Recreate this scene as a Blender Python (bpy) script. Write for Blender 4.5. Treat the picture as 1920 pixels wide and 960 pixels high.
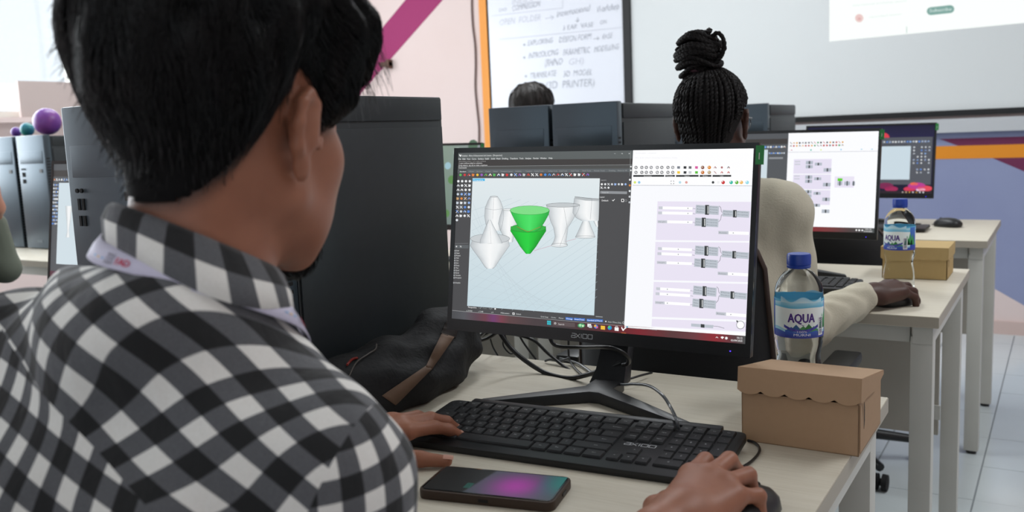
import bpy, bmesh, math, random
import numpy as np
from mathutils import Vector, Matrix, Euler
for _o in list(bpy.data.objects): bpy.data.objects.remove(_o)
sc = bpy.context.scene
COL = sc.collection
PI = math.pi
# ------------------------------------------------------------------ camera (world: X right along desk rows, Y towards the board, Z up)
YAW, PITCH, ROLL, FPX = math.radians(31.52), math.radians(7.655), math.radians(-2.39), 1710.0
CF = Vector((-math.sin(YAW)*math.cos(PITCH), math.cos(YAW)*math.cos(PITCH), -math.sin(PITCH)))
_r0 = Vector((math.cos(YAW), math.sin(YAW), 0)); _u0 = _r0.cross(CF)
CR = math.cos(ROLL)*_r0 + math.sin(ROLL)*_u0
CU = -math.sin(ROLL)*_r0 + math.cos(ROLL)*_u0
CAMZ = 1.17
cd = bpy.data.cameras.new('camera'); cam = bpy.data.objects.new('camera', cd); COL.objects.link(cam)
cam.matrix_world = Matrix(((CR.x, CU.x, -CF.x, 0), (CR.y, CU.y, -CF.y, 0), (CR.z, CU.z, -CF.z, CAMZ), (0, 0, 0, 1)))
cd.sensor_width = 36; cd.lens = FPX/1920*36; cd.clip_start = .02
cd.dof.use_dof = True; cd.dof.focus_distance = 1.42; cd.dof.aperture_fstop = 6.3
sc.camera = cam
# ------------------------------------------------------------------ world, lights, exposure
sc.view_settings.view_transform = 'Standard'; sc.view_settings.look = 'None'
sc.view_settings.gamma = 1; sc.view_settings.use_curve_mapping = False; sc.view_settings.exposure = 0.0
w = bpy.data.worlds.new('sky'); sc.world = w; w.use_nodes = True
bg = w.node_tree.nodes['Background']; bg.inputs[0].default_value = (.86, .94, 1, 1); bg.inputs[1].default_value = 1.15
def area(name, loc, rot, sx, sy, power, col=(1, 1, 1)):
    l = bpy.data.lights.new(name, 'AREA'); l.shape = 'RECTANGLE'; l.size = sx; l.size_y = sy; l.energy = power; l.color = col
    o = bpy.data.objects.new(name, l); COL.objects.link(o); o.location = loc; o.rotation_euler = rot; o['kind'] = 'helper'
    return o
area('window_daylight', (-5.75, 2.6, 2.0), (0, math.radians(-90), 0), 2.0, 4.4, 230, (.90, .96, 1))
area('ceiling_tube_light', (-1.6, 3.5, 2.9), (0, 0, 0), .5, 1.6, 45, (.93, .97, 1))
area('ceiling_tube_light', (.9, 2.6, 2.9), (0, 0, 0), .5, 1.6, 38, (.93, .97, 1))
area('ceiling_tube_light', (-4.1, 3.3, 2.9), (0, 0, 0), .5, 1.6, 32, (.93, .97, 1))
# ------------------------------------------------------------------ materials
def lin(c):
    if isinstance(c, str):
        c = c.lstrip('#'); c = [int(c[i:i+2], 16)/255 for i in (0, 2, 4)]
    return tuple((x/12.92 if x <= .04045 else ((x+.055)/1.055)**2.4) for x in c)
def mat(name, color, rough=.6, metal=0, spec=.5, coat=0, noise=None, bump=None, trans=0, ior=1.45, emis=0, alpha=1, sss=0, sheen=0):
    m = bpy.data.materials.new(name); m.use_nodes = True; nt = m.node_tree; b = nt.nodes['Principled BSDF']
    c = lin(color)
    b.inputs['Base Color'].default_value = (*c, 1); b.inputs['Roughness'].default_value = rough; b.inputs['Metallic'].default_value = metal
    b.inputs['Specular IOR Level'].default_value = spec; b.inputs['Coat Weight'].default_value = coat; b.inputs['IOR'].default_value = ior
    b.inputs['Transmission Weight'].default_value = trans; b.inputs['Alpha'].default_value = alpha
    if sheen: b.inputs['Sheen Weight'].default_value = sheen
    if sss: b.inputs['Subsurface Weight'].default_value = sss; b.inputs['Subsurface Radius'].default_value = (.008, .003, .0015); b.inputs['Subsurface Scale'].default_value = 1
    if emis: b.inputs['Emission Color'].default_value = (*c, 1); b.inputs['Emission Strength'].default_value = emis
    if noise or bump:
        tc = nt.nodes.new('ShaderNodeTexCoord')
    if noise:                                     # (scale, amount, (sx,sy,sz), second colour)
        mp = nt.nodes.new('ShaderNodeMapping'); mp.inputs['Scale'].default_value = noise[2]
        nz = nt.nodes.new('ShaderNodeTexNoise'); nz.inputs['Scale'].default_value = noise[0]; nz.inputs['Detail'].default_value = 5
        rp = nt.nodes.new('ShaderNodeMapRange'); rp.inputs[1].default_value = .3; rp.inputs[2].default_value = .7; rp.inputs[4].default_value = noise[1]
        mx = nt.nodes.new('ShaderNodeMix'); mx.data_type = 'RGBA'
        mx.inputs[6].default_value = (*c, 1); mx.inputs[7].default_value = (*lin(noise[3]), 1)
        nt.links.new(tc.outputs['Object'], mp.inputs[0]); nt.links.new(mp.outputs[0], nz.inputs[0]); nt.links.new(nz.outputs[0], rp.inputs[0])
        nt.links.new(rp.outputs[0], mx.inputs[0]); nt.links.new(mx.outputs[2], b.inputs['Base Color'])
    if bump:                                      # (scale, strength, distance)
        nb = nt.nodes.new('ShaderNodeTexNoise'); nb.inputs['Scale'].default_value = bump[0]; nb.inputs['Detail'].default_value = 3
        bp = nt.nodes.new('ShaderNodeBump'); bp.inputs['Strength'].default_value = bump[1]; bp.inputs['Distance'].default_value = bump[2]
        nt.links.new(tc.outputs['Object'], nb.inputs[0]); nt.links.new(nb.outputs[0], bp.inputs['Height']); nt.links.new(bp.outputs[0], b.inputs['Normal'])
    return m
def attr_mat(name, strength=1.0, emit=True, rough=.5):
    m = bpy.data.materials.new(name); m.use_nodes = True; nt = m.node_tree; b = nt.nodes['Principled BSDF']
    a = nt.nodes.new('ShaderNodeAttribute'); a.attribute_name = 'col'
    if emit:
        b.inputs['Base Color'].default_value = (.01, .01, .01, 1); b.inputs['Roughness'].default_value = .35; b.inputs['Specular IOR Level'].default_value = .2
        nt.links.new(a.outputs[0], b.inputs['Emission Color']); b.inputs['Emission Strength'].default_value = strength
    else:
        nt.links.new(a.outputs[0], b.inputs['Base Color']); b.inputs['Roughness'].default_value = rough
    return m
# ------------------------------------------------------------------ mesh helpers
class MB:
    def __init__(s): s.v = []; s.f = []; s.m = []; s.cur = 0
    def add(s, vs, fs):
        n = len(s.v); s.v += [tuple(p) for p in vs]; s.f += [tuple(i+n for i in f) for f in fs]; s.m += [s.cur]*len(fs); return s
    def box(s, x0, x1, y0, y1, z0, z1, M=None):
        vs = [Vector((x, y, z)) for z in (z0, z1) for y in (y0, y1) for x in (x0, x1)]
        if M is not None: vs = [M @ p for p in vs]
        return s.add(vs, [(0, 2, 3, 1), (4, 5, 7, 6), (0, 1, 5, 4), (2, 6, 7, 3), (0, 4, 6, 2), (1, 3, 7, 5)])
    def prism(s, pts, z0, z1, M=None):            # outline in xy, ccw
        n = len(pts); vs = [Vector((p[0], p[1], z)) for z in (z0, z1) for p in pts]
        if M is not None: vs = [M @ p for p in vs]
        return s.add(vs, [tuple(range(n-1, -1, -1)), tuple(range(n, 2*n))]+[(i, (i+1) % n, n+(i+1) % n, n+i) for i in range(n)])
    def lathe(s, prof, n=24, M=None, cap=True):
        vs = []; fs = []
        for r_, z in prof:
            for k in range(n): vs.append(Vector((r_*math.cos(2*PI*k/n), r_*math.sin(2*PI*k/n), z)))
        for i in range(len(prof)-1):
            for k in range(n): fs.append((i*n+k, i*n+(k+1) % n, (i+1)*n+(k+1) % n, (i+1)*n+k))
        if cap: fs.append(tuple(range(n-1, -1, -1))); fs.append(tuple((len(prof)-1)*n+k for k in range(n)))
        if M is not None: vs = [M @ p for p in vs]
        return s.add(vs, fs)
    def tube(s, pts, r_, n=8, smooth=0):
        pts = [Vector(p) for p in pts]
        if smooth: pts = crom(pts, smooth)
        rs = r_ if isinstance(r_, (list, tuple)) else None
        if rs is not None and len(rs) != len(pts): rs = list(np.interp(np.linspace(0, 1, len(pts)), np.linspace(0, 1, len(rs)), rs))
        T = [(pts[min(i+1, len(pts)-1)]-pts[max(i-1, 0)]).normalized() for i in range(len(pts))]
        up = Vector((0, 0, 1)) if abs(T[0].z) < .9 else Vector((1, 0, 0))
        a = T[0].cross(up).normalized(); vs = []; fs = []
        for i, p in enumerate(pts):
            a = (a - T[i]*a.dot(T[i])).normalized(); b = T[i].cross(a)
            R = rs[i] if rs is not None else r_
            for k in range(n): vs.append(p + a*(R*math.cos(2*PI*k/n)) + b*(R*math.sin(2*PI*k/n)))
        for i in range(len(pts)-1):
            for k in range(n): fs.append((i*n+k, i*n+(k+1) % n, (i+1)*n+(k+1) % n, (i+1)*n+k))
        fs.append(tuple(range(n-1, -1, -1))); fs.append(tuple((len(pts)-1)*n+k for k in range(n)))
        return s.add(vs, fs)
    def mesh(s, name, mats, smooth=None, bevel=0):
        me = bpy.data.meshes.new(name); me.from_pydata(s.v, [], s.f)
        for m in (mats if isinstance(mats, (list, tuple)) else [mats]): me.materials.append(m)
        if any(s.m): me.polygons.foreach_set('material_index', s.m)
        if bevel:
            bm = bmesh.new(); bm.from_mesh(me)
            es = [e for e in bm.edges if len(e.link_faces) == 2 and e.calc_face_angle(0) > .6]
            bmesh.ops.bevel(bm, geom=es, offset=bevel, segments=2, affect='EDGES', profile=.6, clamp_overlap=True); bm.to_mesh(me); bm.free()
        if smooth or bevel:
            me.shade_smooth(); me.set_sharp_from_angle(angle=math.radians(smooth or 35))
        me.update(); return me
def crom(pts, k):
    out = []; n = len(pts)
    for i in range(n-1):
        p0, p1, p2, p3 = pts[max(i-1, 0)], pts[i], pts[i+1], pts[min(i+2, n-1)]
        for j in range(k):
            t = j/k; out.append(.5*((2*p1)+(p2-p0)*t+(2*p0-5*p1+4*p2-p3)*t*t+(3*p1-p0-3*p2+p3)*t**3))
    out.append(pts[-1].copy()); return out
def obj(name, me, parent=None, loc=None, rot=None, label=None, kind=None):
    if isinstance(me, MB): raise TypeError
    o = bpy.data.objects.new(name, me); COL.objects.link(o)
    if parent is not None: o.parent = parent
    if loc is not None: o.location = loc
    if rot is not None: o.rotation_euler = rot
    if label: o['label'] = label
    if kind: o['kind'] = kind
    return o
def thing(name, label, cat, loc=(0, 0, 0), rz=0, group=None, me=None, rot=None):
    o = bpy.data.objects.new(name, me); COL.objects.link(o); o.location = loc; o.rotation_euler = rot or (0, 0, rz)
    o['label'] = label; o['category'] = cat
    if group: o['group'] = group
    return o
def dup(root, loc, rz=None, label=None, keep=None):
    r_ = root.copy(); COL.objects.link(r_); r_.location = loc
    if rz is not None: r_.rotation_euler = (0, 0, rz)
    if label: r_['label'] = label
    for ch in list(root.children):
        if keep and not keep(ch): continue
        c = ch.copy(); COL.objects.link(c); c.parent = r_
        for g in list(ch.children):
            d = g.copy(); COL.objects.link(d); d.parent = c
    return r_
# ------------------------------------------------------------------ text and flat print
_TC = {}
def text_mesh(s):
    if s in _TC: return _TC[s]
    cu = bpy.data.curves.new('t', 'FONT'); cu.body = s; cu.resolution_u = 2
    o = bpy.data.objects.new('t', cu); COL.objects.link(o)
    dg = bpy.context.evaluated_depsgraph_get(); me = o.evaluated_get(dg).to_mesh()
    v = [(p.co.x, p.co.y) for p in me.vertices]; f = [tuple(p.vertices) for p in me.polygons]
    bpy.data.objects.remove(o); bpy.data.curves.remove(cu)
    xs = [p[0] for p in v]; x0, x1 = min(xs), max(xs)
    _TC[s] = ([((p[0]-x0)/(x1-x0+1e-9), p[1]/.7) for p in v], f, (x1-x0)/.7)
    return _TC[s]
def homography(src, dst):
    A = []; B = []
    for (x, y), (X, Y) in zip(src, dst):
        A += [[x, y, 1, 0, 0, 0, -X*x, -X*y], [0, 0, 0, x, y, 1, -Y*x, -Y*y]]; B += [X, Y]
    h = np.append(np.linalg.solve(np.array(A, float), np.array(B, float)), 1).reshape(3, 3)
    return lambda x, y: tuple((lambda q: (q[0]/q[2], q[1]/q[2]))(h @ np.array([x, y, 1.0])))
class Canvas:
    """flat print: polygons with their own colours laid on a plane; fn maps drawing units to plane metres (x right, y up)"""
    def __init__(s, fn, step=.00006): s.fn = fn; s.v = []; s.f = []; s.c = []; s.step = step; s.L = 0
    def poly(s, pts, col, cols=None, layer=None):
        if layer is None: s.L += 0; layer = s.L
        n = len(s.v)
        for i, p in enumerate(pts):
            q = s.fn(*p); s.v.append((q[0], q[1], layer*s.step)); s.c.append((*(lin(cols[i]) if cols else lin(col)), 1))
        s.f.append(tuple(range(n, n+len(pts))))
    def rect(s, x0, y0, x1, y1, col, layer=1, cols=None, n=6):
        # subdivided edge so that straight stays straight under the homography anyway
        s.poly([(x0, y0), (x0, y1), (x1, y1), (x1, y0)], col, cols, layer)
    def quad(s, p, col, layer=1, cols=None): s.poly(p, col, cols, layer)
    def fan(s, c, ring, col, layer=1, ccol=None, rcols=None):
        for i in range(len(ring)):
            a, b = ring[i], ring[(i+1) % len(ring)]
            s.poly([c, a, b], col, [ccol or col, rcols[i] if rcols else col, rcols[(i+1) % len(ring)] if rcols else col], layer)
    def disc(s, x, y, r_, col, layer=2, n=10, ry=None, ccol=None):
        s.fan((x, y), [(x+r_*math.cos(2*PI*k/n), y+(ry or r_)*math.sin(2*PI*k/n)) for k in range(n)], col, layer, ccol)
    def ring(s, x, y, r_, wd, col, layer=2, n=14):
        for k in range(n):
            a, b = 2*PI*k/n, 2*PI*(k+1)/n
            s.poly([(x+R*math.cos(t), y+R*math.sin(t)) for R, t in ((r_, a), (r_, b), (r_-wd, b), (r_-wd, a))], col, None, layer)
    def line(s, pts, wd, col, layer=2):
        for a, b in zip(pts[:-1], pts[1:]):
            dx, dy = b[0]-a[0], b[1]-a[1]; L = math.hypot(dx, dy) or 1; nx, ny = -dy/L*wd/2, dx/L*wd/2
            s.poly([(a[0]+nx, a[1]+ny), (b[0]+nx, b[1]+ny), (b[0]-nx, b[1]-ny), (a[0]-nx, a[1]-ny)], col, None, layer)
    def text(s, t, x0, y0, h, x1=None, y1=None, col='#ffffff', layer=3, flip=-1, slant=0, jit=0):
        v, f, asp = text_mesh(t)
        if x1 is None: x1 = x0+asp*h
        if y1 is None: y1 = y0
        n = len(s.v)
        for p in v:
            px = x0+(x1-x0)*p[0]+slant*p[1]*h; py = y0+(y1-y0)*p[0]+flip*p[1]*h
            if jit: py += jit*math.sin(p[0]*40+x0); px += jit*math.sin(p[1]*9+p[0]*60)
            q = s.fn(px, py); s.v.append((q[0], q[1], layer*s.step)); s.c.append((*lin(col), 1))
        s.f += [tuple(i+n for i in g) for g in f]
    def mesh(s, name, m):
        me = bpy.data.meshes.new(name); me.from_pydata(s.v, [], s.f); me.materials.append(m)
        a = me.color_attributes.new('col', 'FLOAT_COLOR', 'POINT'); a.data.foreach_set('color', np.array(s.c, np.float32).ravel())
        me.update(); return me
# ------------------------------------------------------------------ palette
M_top = mat('laminate_top', '#d2cbbb', .42, noise=(9, .55, (1.2, 26, 1), '#bdb3a0'))
M_edge = mat('laminate_edge', '#aaa294', .5)
M_white = mat('white_steel', '#c6c5be', .42, noise=(6, .35, (1, 1, 1), '#b2b0a8'))
M_panel = mat('panel_grey', '#a9a49a', .6, noise=(8, .4, (1, 8, 1), '#9c968b'))
M_tower = mat('tower_steel', '#34393c', .42, metal=.25, noise=(60, .3, (1, 1, 1), '#2b3033'))
M_towerfront = mat('tower_front', '#4a545c', .30, metal=.62)
M_black = mat('black_plastic', '#17181a', .42)
M_gloss = mat('black_gloss', '#0e0f11', .22)
M_matte = mat('black_matte', '#101012', .75)
M_cable = mat('cable_black', '#151517', .4)
M_key = mat('key_plastic', '#1c1d1f', .5)
M_chrome = mat('grey_metal', '#9a9da0', .3, metal=.9)
M_pink = mat('wall_paint', '#dccbc8', .85, noise=(1.5, .5, (1, 1, 1), '#d6c2bd'))
M_lav = mat('paint_lavender', '#8b93b4', .85, noise=(3, .5, (1, 1, 1), '#8289ad'))
M_mag = mat('paint_magenta', '#9a3468', .8, noise=(5, .3, (1, 1, 1), '#8d2c5e'))
M_maroon = mat('paint_maroon', '#6a2a4c', .85)
M_orange = mat('paint_orange', '#e79a4a', .7)
M_orange2 = mat('paint_orange_deep', '#dd8a1e', .7)
M_beige = mat('paint_beige', '#c9b3ad', .85)
M_board = mat('whiteboard_enamel', '#dcdfe8', .22)
M_screenfab = mat('projection_cloth', '#d3d7d8', .9)
M_tile = mat('glazed_tile', '#c9d1d3', .16, noise=(3, .4, (1, 1, 1), '#bfc8cb'))
M_grout = mat('grout', '#8c9194', .8)
M_kraft = mat('kraft_board', '#a8896b', .75, noise=(90, .25, (1, 1, 1), '#9c7e60'))
M_kraft2 = mat('kraft_board_pale', '#b59a68', .75, noise=(90, .25, (1, 1, 1), '#a88d5c'))
M_emis = attr_mat('display_light', 1.0)
M_print = attr_mat('printed_ink', emit=False)
# ------------------------------------------------------------------ the setting
YB = 5.42; TP = .314; TX0 = -.2135; TY0 = 2.989
S = lambda name, me, **k: obj(name, me, kind='structure', **k)
floor = S('floor', MB().box(-5.4, 3, -1.2, YB, -.06, -.004).mesh('floor', M_grout))
tile = MB().box(.0024, TP-.0024, .0010, TP-.0010, -.004, 0).mesh('tile', M_tile)
rt = random.Random(5)
tz = lambda: rt.uniform(-.0006, 0)
full = []
for i in range(-17, 11):
    for j in range(-14, 8):
        full.append((TX0+i*TP, TY0+j*TP))
near = lambda t: -1.0 < -(t[0]+.35)/1 + 0 < 9 and t[1] > 1.0
cand = sorted([t for t in full if t[0] > -2.8 and t[0] < .75 and t[1] > 1.1], key=lambda t: 0)
cand = [t for t in cand if t[1]+TP <= YB+.02][:300]
for t in cand: obj('tile', tile, floor, loc=(t[0], t[1], tz()))
rest = MB(); cs = set(cand)
for t in full:
    if t in cs: continue
    x0, y0 = max(t[0], -5.4), t[1]; x1, y1 = t[0]+TP, min(t[1]+TP, YB)
    if x1 <= -5.4 or y1-y0 < .02: continue
    rest.box(x0+.0024, x1-.0024, y0+.0012, y1-.0012, -.004, 0)
obj('tile_field', rest.mesh('tile_field', M_tile), floor, kind='stuff')
wb = S('wall_back', MB().box(-5.4, 3, YB, YB+.15, 0, 3.1).mesh('wall_back', M_pink))
def paint(pts, m, name, z=.0015, lab=None):
    mb = MB(); mb.prism([(p[0], p[1]) for p in pts], 0, z, Matrix(((1, 0, 0, 0), (0, 0, -1, YB), (0, 1, 0, 0), (0, 0, 0, 1))))
    return obj(name, mb.mesh(name, m), wb, label=lab)
paint([(-1.6, .27), (-.31, .24), (-.14, .14), (.5, -.0), (3, .0), (3, 1.12), (-1.6, 1.12)], M_lav, 'painted_lavender_field', .0010, 'lavender blue painted lower wall')
paint([(-.60, 1.045), (-.42, .97), (3, .97), (3, 1.045)], M_maroon, 'painted_maroon_stripe', .002, 'maroon painted stripe')
paint([(-.40, .965), (.35, .60), (3, .60), (3, .965)], M_maroon, 'painted_maroon_wedge', .002, 'maroon painted wedge')
paint([(-1.6, .937), (3, .937), (3, 1.006), (-1.6, 1.006)], M_orange2, 'painted_orange_stripe', .003, 'orange painted stripe')
paint([(-4.90, 1.30), (-3.815, 2.115), (-2.9, 2.80), (-3.30, 2.80), (-4.13, 2.16), (-5.25, 1.30)], M_mag, 'painted_magenta_band', .002, 'magenta diagonal painted band')
S('wall_left', MB().box(-5.55, -5.4, -1.2, YB, 0, .80).box(-5.55, -5.4, 2.86, YB, .80, 1.385).box(-5.55, -5.4, -1.2, YB, 2.55, 3.1).box(-5.55, -5.4, -1.2, -.6, .80, 2.55)
  .box(-5.55, -5.4, 4.4, YB, 1.385, 2.55).mesh('wall_left', M_pink))
S('wall_right', MB().box(3, 3.15, -1.2, YB, 0, 3.1).mesh('wall_right', M_pink))
S('wall_rear', MB().box(-5.4, 3, -1.35, -1.2, 0, 1.1).box(-5.4, 3, -1.35, -1.2, 2.5, 3.1).box(-5.4, -3.4, -1.35, -1.2, 1.1, 2.5).box(1.4, 3, -1.35, -1.2, 1.1, 2.5).mesh('wall_rear', M_pink))  # unseen opening left in the wall to let in fill light from behind
S('ceiling', MB().box(-5.4, 3, -1.2, YB, 3.0, 3.1).mesh('ceiling', mat('ceiling_paint', '#dddcd8', .9)))
wn = obj('window_1', None, kind='structure', label='tall bright window behind the left desks')
fr = MB()
for y, z_ in ((-.6, .8), (.3, .8), (1.2, .8), (2.1, .8), (2.82, .8), (3.6, 1.385), (4.36, 1.385)): fr.box(-5.5, -5.44, y, y+.04, z_, 2.55)  # low bays are out of view, added for tower reflections and more daylight
for z, y_, y2_ in ((.8, -.6, 2.86), (1.385, 2.86, 4.4), (2.51, -.6, 4.4)): fr.box(-5.5, -5.44, y_, y2_, z, z+.04)
obj('window_frame', fr.mesh('window_frame', M_white), wn)
gm = bpy.data.materials.new('pane_glass'); gm.use_nodes = True; nt = gm.node_tree; nt.nodes.clear()
_o = nt.nodes.new('ShaderNodeOutputMaterial'); _t = nt.nodes.new('ShaderNodeBsdfTransparent'); _g = nt.nodes.new('ShaderNodeBsdfGlossy'); _m = nt.nodes.new('ShaderNodeMixShader')
_g.inputs['Roughness'].default_value = .02; _m.inputs[0].default_value = .07
nt.links.new(_t.outputs[0], _m.inputs[1]); nt.links.new(_g.outputs[0], _m.inputs[2]); nt.links.new(_m.outputs[0], _o.inputs[0])
for y, y2_, z_ in ((-.56, .3, .84), (.34, 1.2, .84), (1.24, 2.1, .84), (2.14, 2.82, .84), (2.86, 3.6, 1.425), (3.64, 4.36, 1.425)): obj('pane', MB().box(-5.474, -5.468, y, y2_, z_, 2.51).mesh('pane', gm), wn)
obj('window_sill', MB().box(-5.42, -5.32, 2.9, 4.5, 1.355, 1.385).mesh('window_sill', M_pink), wn)
thing('leaning_panel', 'beige card panel standing on the sill of the bright window', 'panel', me=MB().box(-5.36, -5.34, 3.19, 4.2, 1.385, 1.60).mesh('leaning_panel', mat('panel_card', '#b9aaa6', .8)))
S('baseboard_back', MB().box(-5.4, 3, YB-.012, YB, 0, .07).mesh('baseboard_back', M_beige))
# orange post, cable, hook, boards
S('trim_1', MB().box(-3.49, -3.415, YB-.03, YB, .1, 2.95).mesh('trim_1', M_orange), label='orange vertical strip beside the whiteboard')
thing('wall_cable', 'thin dark cable running down the pink wall left of the orange strip', 'cable',
      me=MB().tube([(-3.555+.008*math.sin(i*1.7), YB-.008, 2.9-i*.14) for i in range(20)], .006, 6, 3).mesh('wall_cable', mat('cable_brown', '#5a4643', .6)))
thing('wall_hook', 'small brown bracket fixed to the pink wall at the end of the magenta band', 'bracket',
      me=MB().box(-4.37, -4.285, YB-.05, YB, 1.695, 1.73).box(-4.31, -4.285, YB-.055, YB, 1.68, 1.745).mesh('wall_hook', mat('brown_metal', '#5c4033', .6), bevel=.003))
wbd = thing('whiteboard', 'white enamel board with handwritten workshop notes in grey marker', 'whiteboard', (-2.93, YB, 0))
obj('board_panel', MB().box(-.50, .515, -.03, 0, 1.30, 2.9).mesh('board_panel', M_board), wbd)
obj('board_frame', MB().box(.515, .565, -.045, 0, 1.28, 2.93).box(-.5, .515, -.04, 0, 1.28, 1.31).mesh('board_frame', M_black), wbd, label='black edge strip')
# handwriting, digitised on the board plane
def ray(px, py): return CF + CR*((px-960)/FPX) - CU*((py-480)/FPX)
def on_y(px, py, Y): d = ray(px, py); d = d*(Y/d.y); return d.x, d.z+CAMZ
ink = Canvas(lambda x, y: on_y(x, y, YB-.031)); ic = '#a3a7b2'; ic2 = '#c0c3ce'
T = ink.text
T('INDEX', 960, 9, 9, 1000, 3, ic2, 1, slant=.1); T('DO', 936, 22, 6, 950, 20, ic, 1); T('COMPRESSION', 960, 21, 11, 1012, 12, ic, 1, slant=.1, jit=.4)
T('OPEN  FOLDER', 936, 48, 12, 1014, 38, ic2, 1, slant=.1, jit=.5); ink.line([(1022, 35), (1038, 32)], 1.4, ic2, 1); ink.line([(1032, 29), (1038, 32), (1034, 37)], 1.4, ic2, 1)
T('International', 1044, 32, 12, 1106, 20, ic, 1, slant=.1, jit=.6); T('Workshop', 1118, 24, 13, 1160, 17, ic, 1, slant=.1, jit=.6)
ink.line([(1083, 33), (1083, 41)], 1.3, ic, 1); ink.line([(1079, 38), (1083, 41), (1086, 37)], 1.2, ic, 1)
T('3 EAR  VASE', 1055, 57, 9, 1112, 50, ic, 1, slant=.1, jit=.4); T('ON', 1125, 46, 8, 1137, 44, ic, 1)
ink.line([(936, 74), (1000, 68), (1080, 60), (1172, 51)], 1.2, ic2, 1); ink.line([(921, 30), (990, 22), (1055, 15), (1055, 0)], 1.0, ic2, 1)
for x, y in ((983, 84), (983, 108), (986, 143)): ink.disc(x, y, 2.2, ic, 1)
T('EXPLORING', 989, 86, 10, 1036, 80, ic, 1, slant=.1, jit=.5); T('DESIGN FORM', 1048, 80, 11, 1108, 73, ic, 1, slant=.1, jit=.5)
ink.line([(1113, 73), (1123, 72)], 1.2, ic, 1); ink.line([(1119, 69), (1123, 72), (1120, 75)], 1.2, ic, 1); T('VASE', 1127, 74, 10, 1148, 71, ic, 1, slant=.1, jit=.5)
T('INTRODUCING', 991, 110, 11, 1046, 103, ic, 1, slant=.1, jit=.5); T('PARAMETRIC', 1056, 104, 12, 1106, 99, ic, 1, slant=.1, jit=.5); T('MODELLING', 1114, 98, 11, 1160, 92, ic, 1, slant=.1, jit=.5)
T('(RHINO', 1021, 124, 13, 1054, 121, ic, 1, slant=.1, jit=.5); T('GH)', 1066, 122, 12, 1094, 119, ic2, 1, slant=.1)
T('TRANSLATE', 993, 148, 11, 1042, 142, ic, 1, slant=.1, jit=.5); T('3D  MODEL', 1056, 144, 11, 1110, 140, ic, 1, slant=.1, jit=.5)
T('(3D  PRINTER)', 1023, 167, 14, 1114, 161, ic, 1, slant=.1, jit=.5)
o = obj('marker_writing', ink.mesh('marker_writing', M_print), wbd); o.location = (2.93, -.031, 0); o.rotation_euler = (PI/2, 0, 0)
ps = thing('projection_screen', 'large pale projection screen with a lit slide in its upper right', 'screen', (0, YB, 0))
obj('screen_cloth', MB().box(-2.362, 1.2, -.03, -.005, 1.19, 2.9).mesh('screen_cloth', M_screenfab), ps)
obj('bottom_bar', MB().box(-2.362, 1.2, -.045, -.005, 1.165, 1.195).mesh('bottom_bar', M_black), ps, label='black bottom bar')
obj('marker_tray', MB().box(-1.6, 1.2, -.05, -.005, 1.078, 1.15).mesh('marker_tray', mat('tray_grey', '#b9bcc0', .5)), ps, label='pale grey rail below the screen')
pj = Canvas(lambda x, y: on_y(x, y, YB-.0305))
pj.poly([(1555, -160), (1555, 78), (1920, 43), (2350, 2), (2350, -160)], '#fbfffd', None, 1)
pj.disc(1611, 34, 8, '#e9c9c6', 2); pj.text('a', 1608, 37, 6, 1614, col='#d08f8c', layer=3)
g = '#7fa79f'
for x, y in ((1745, 21), (1782, 17)): pj.disc(x, y, 7.5, g, 2)
pj.poly([(1745, 13.5), (1745, 28.5), (1782, 24.5), (1782, 9.5)], g, None, 2); pj.text('Subscribe', 1743, 23, 6, 1784, 19.5, '#dfeeea', 3)
pj.text('International workshop session', 1600, 12, 4, 1700, 3, '#dbe8e4', 2); pj.text('recorded lesson', 1630, 34, 4, 1690, 28, '#dbe8e4', 2)
pj.line([(1700, 62), (1700, 50)], 1.2, '#a9c2bd', 2)
o = obj('projected_slide', pj.mesh('projected_slide', attr_mat('projected_glow', 1.0)), ps); o.location = (0, -.0305, 0); o.rotation_euler = (PI/2, 0, 0)  # projector's light painted on the cloth as a glowing sheet
# ------------------------------------------------------------------ desks
def make_desk(name, label, x1, y0, wd=1.0, dp=.69, loc=None):
    t = thing(name, label, 'desk', (x1-wd/2, y0, 0), 0, 'pale laminate desks with white frames'); h = wd/2
    b = MB().box(-h, h, 0, dp, .725, .75); obj('tabletop', b.mesh('tabletop', [M_top], bevel=.0015), t)
    obj('edge_band', MB().box(-h-.0005, h+.0005, -.0008, dp+.0008, .7265, .7485).mesh('edge_band', M_edge), t, label='grey beige edge band')
    lm_ = MB().box(-.0225, .0225, -.0225, .0225, .012, .70).mesh('leg', M_white, bevel=.002)
    fm = MB().lathe([(.016, 0), (.018, .012)], 10).mesh('foot', M_black)
    for sx in (-1, 1):
        for y in (.045, dp-.045):
            l = obj('leg', lm_, t, loc=(sx*(h-.035), y, 0)); obj('foot', fm, l)
    for sx in (-1, 1): obj('side_rail', MB().box(-.02, .02, .02, dp-.02, .685, .725).mesh('side_rail', M_white), t, loc=(sx*(h-.033), 0, 0))
    for y in (.045, dp-.045): obj('cross_rail', MB().box(-h+.06, h-.06, -.012, .012, .685, .725).mesh('cross_rail', M_white), t, loc=(0, y, 0))
    obj('modesty_panel', MB().box(-h+.06, h-.06, -.008, .008, .30, .70).mesh('modesty_panel', M_panel), t, loc=(0, dp-.09, 0))
    br = MB().box(-.03, 0, -.014, -.006, .345, .385).mesh('bracket', M_white); obj('bracket', br, t, loc=(h-.055, dp-.09, 0))
    return t
ROW = 1.32; Y1 = .745
d0 = make_desk('desk', 'pale desk in front with the keyboard, phone and cardboard box on it', -.222, Y1)
X = lambda k: -.222-.5-1.005*k
def desk(k, row, label): return dup(d0, (X(k), Y1+ROW*row, 0), label=label)
desk(1, 0, 'pale desk hidden behind the man in the checked shirt, carrying the tower behind his head')
desk(0, 1, 'pale desk where the person with the braided bun works')
desk(1, 1, 'pale desk beyond the big black tower, beside the desk of the person with the bun')
desk(2, 1, 'pale desk in the second row behind the man at far left')
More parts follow.
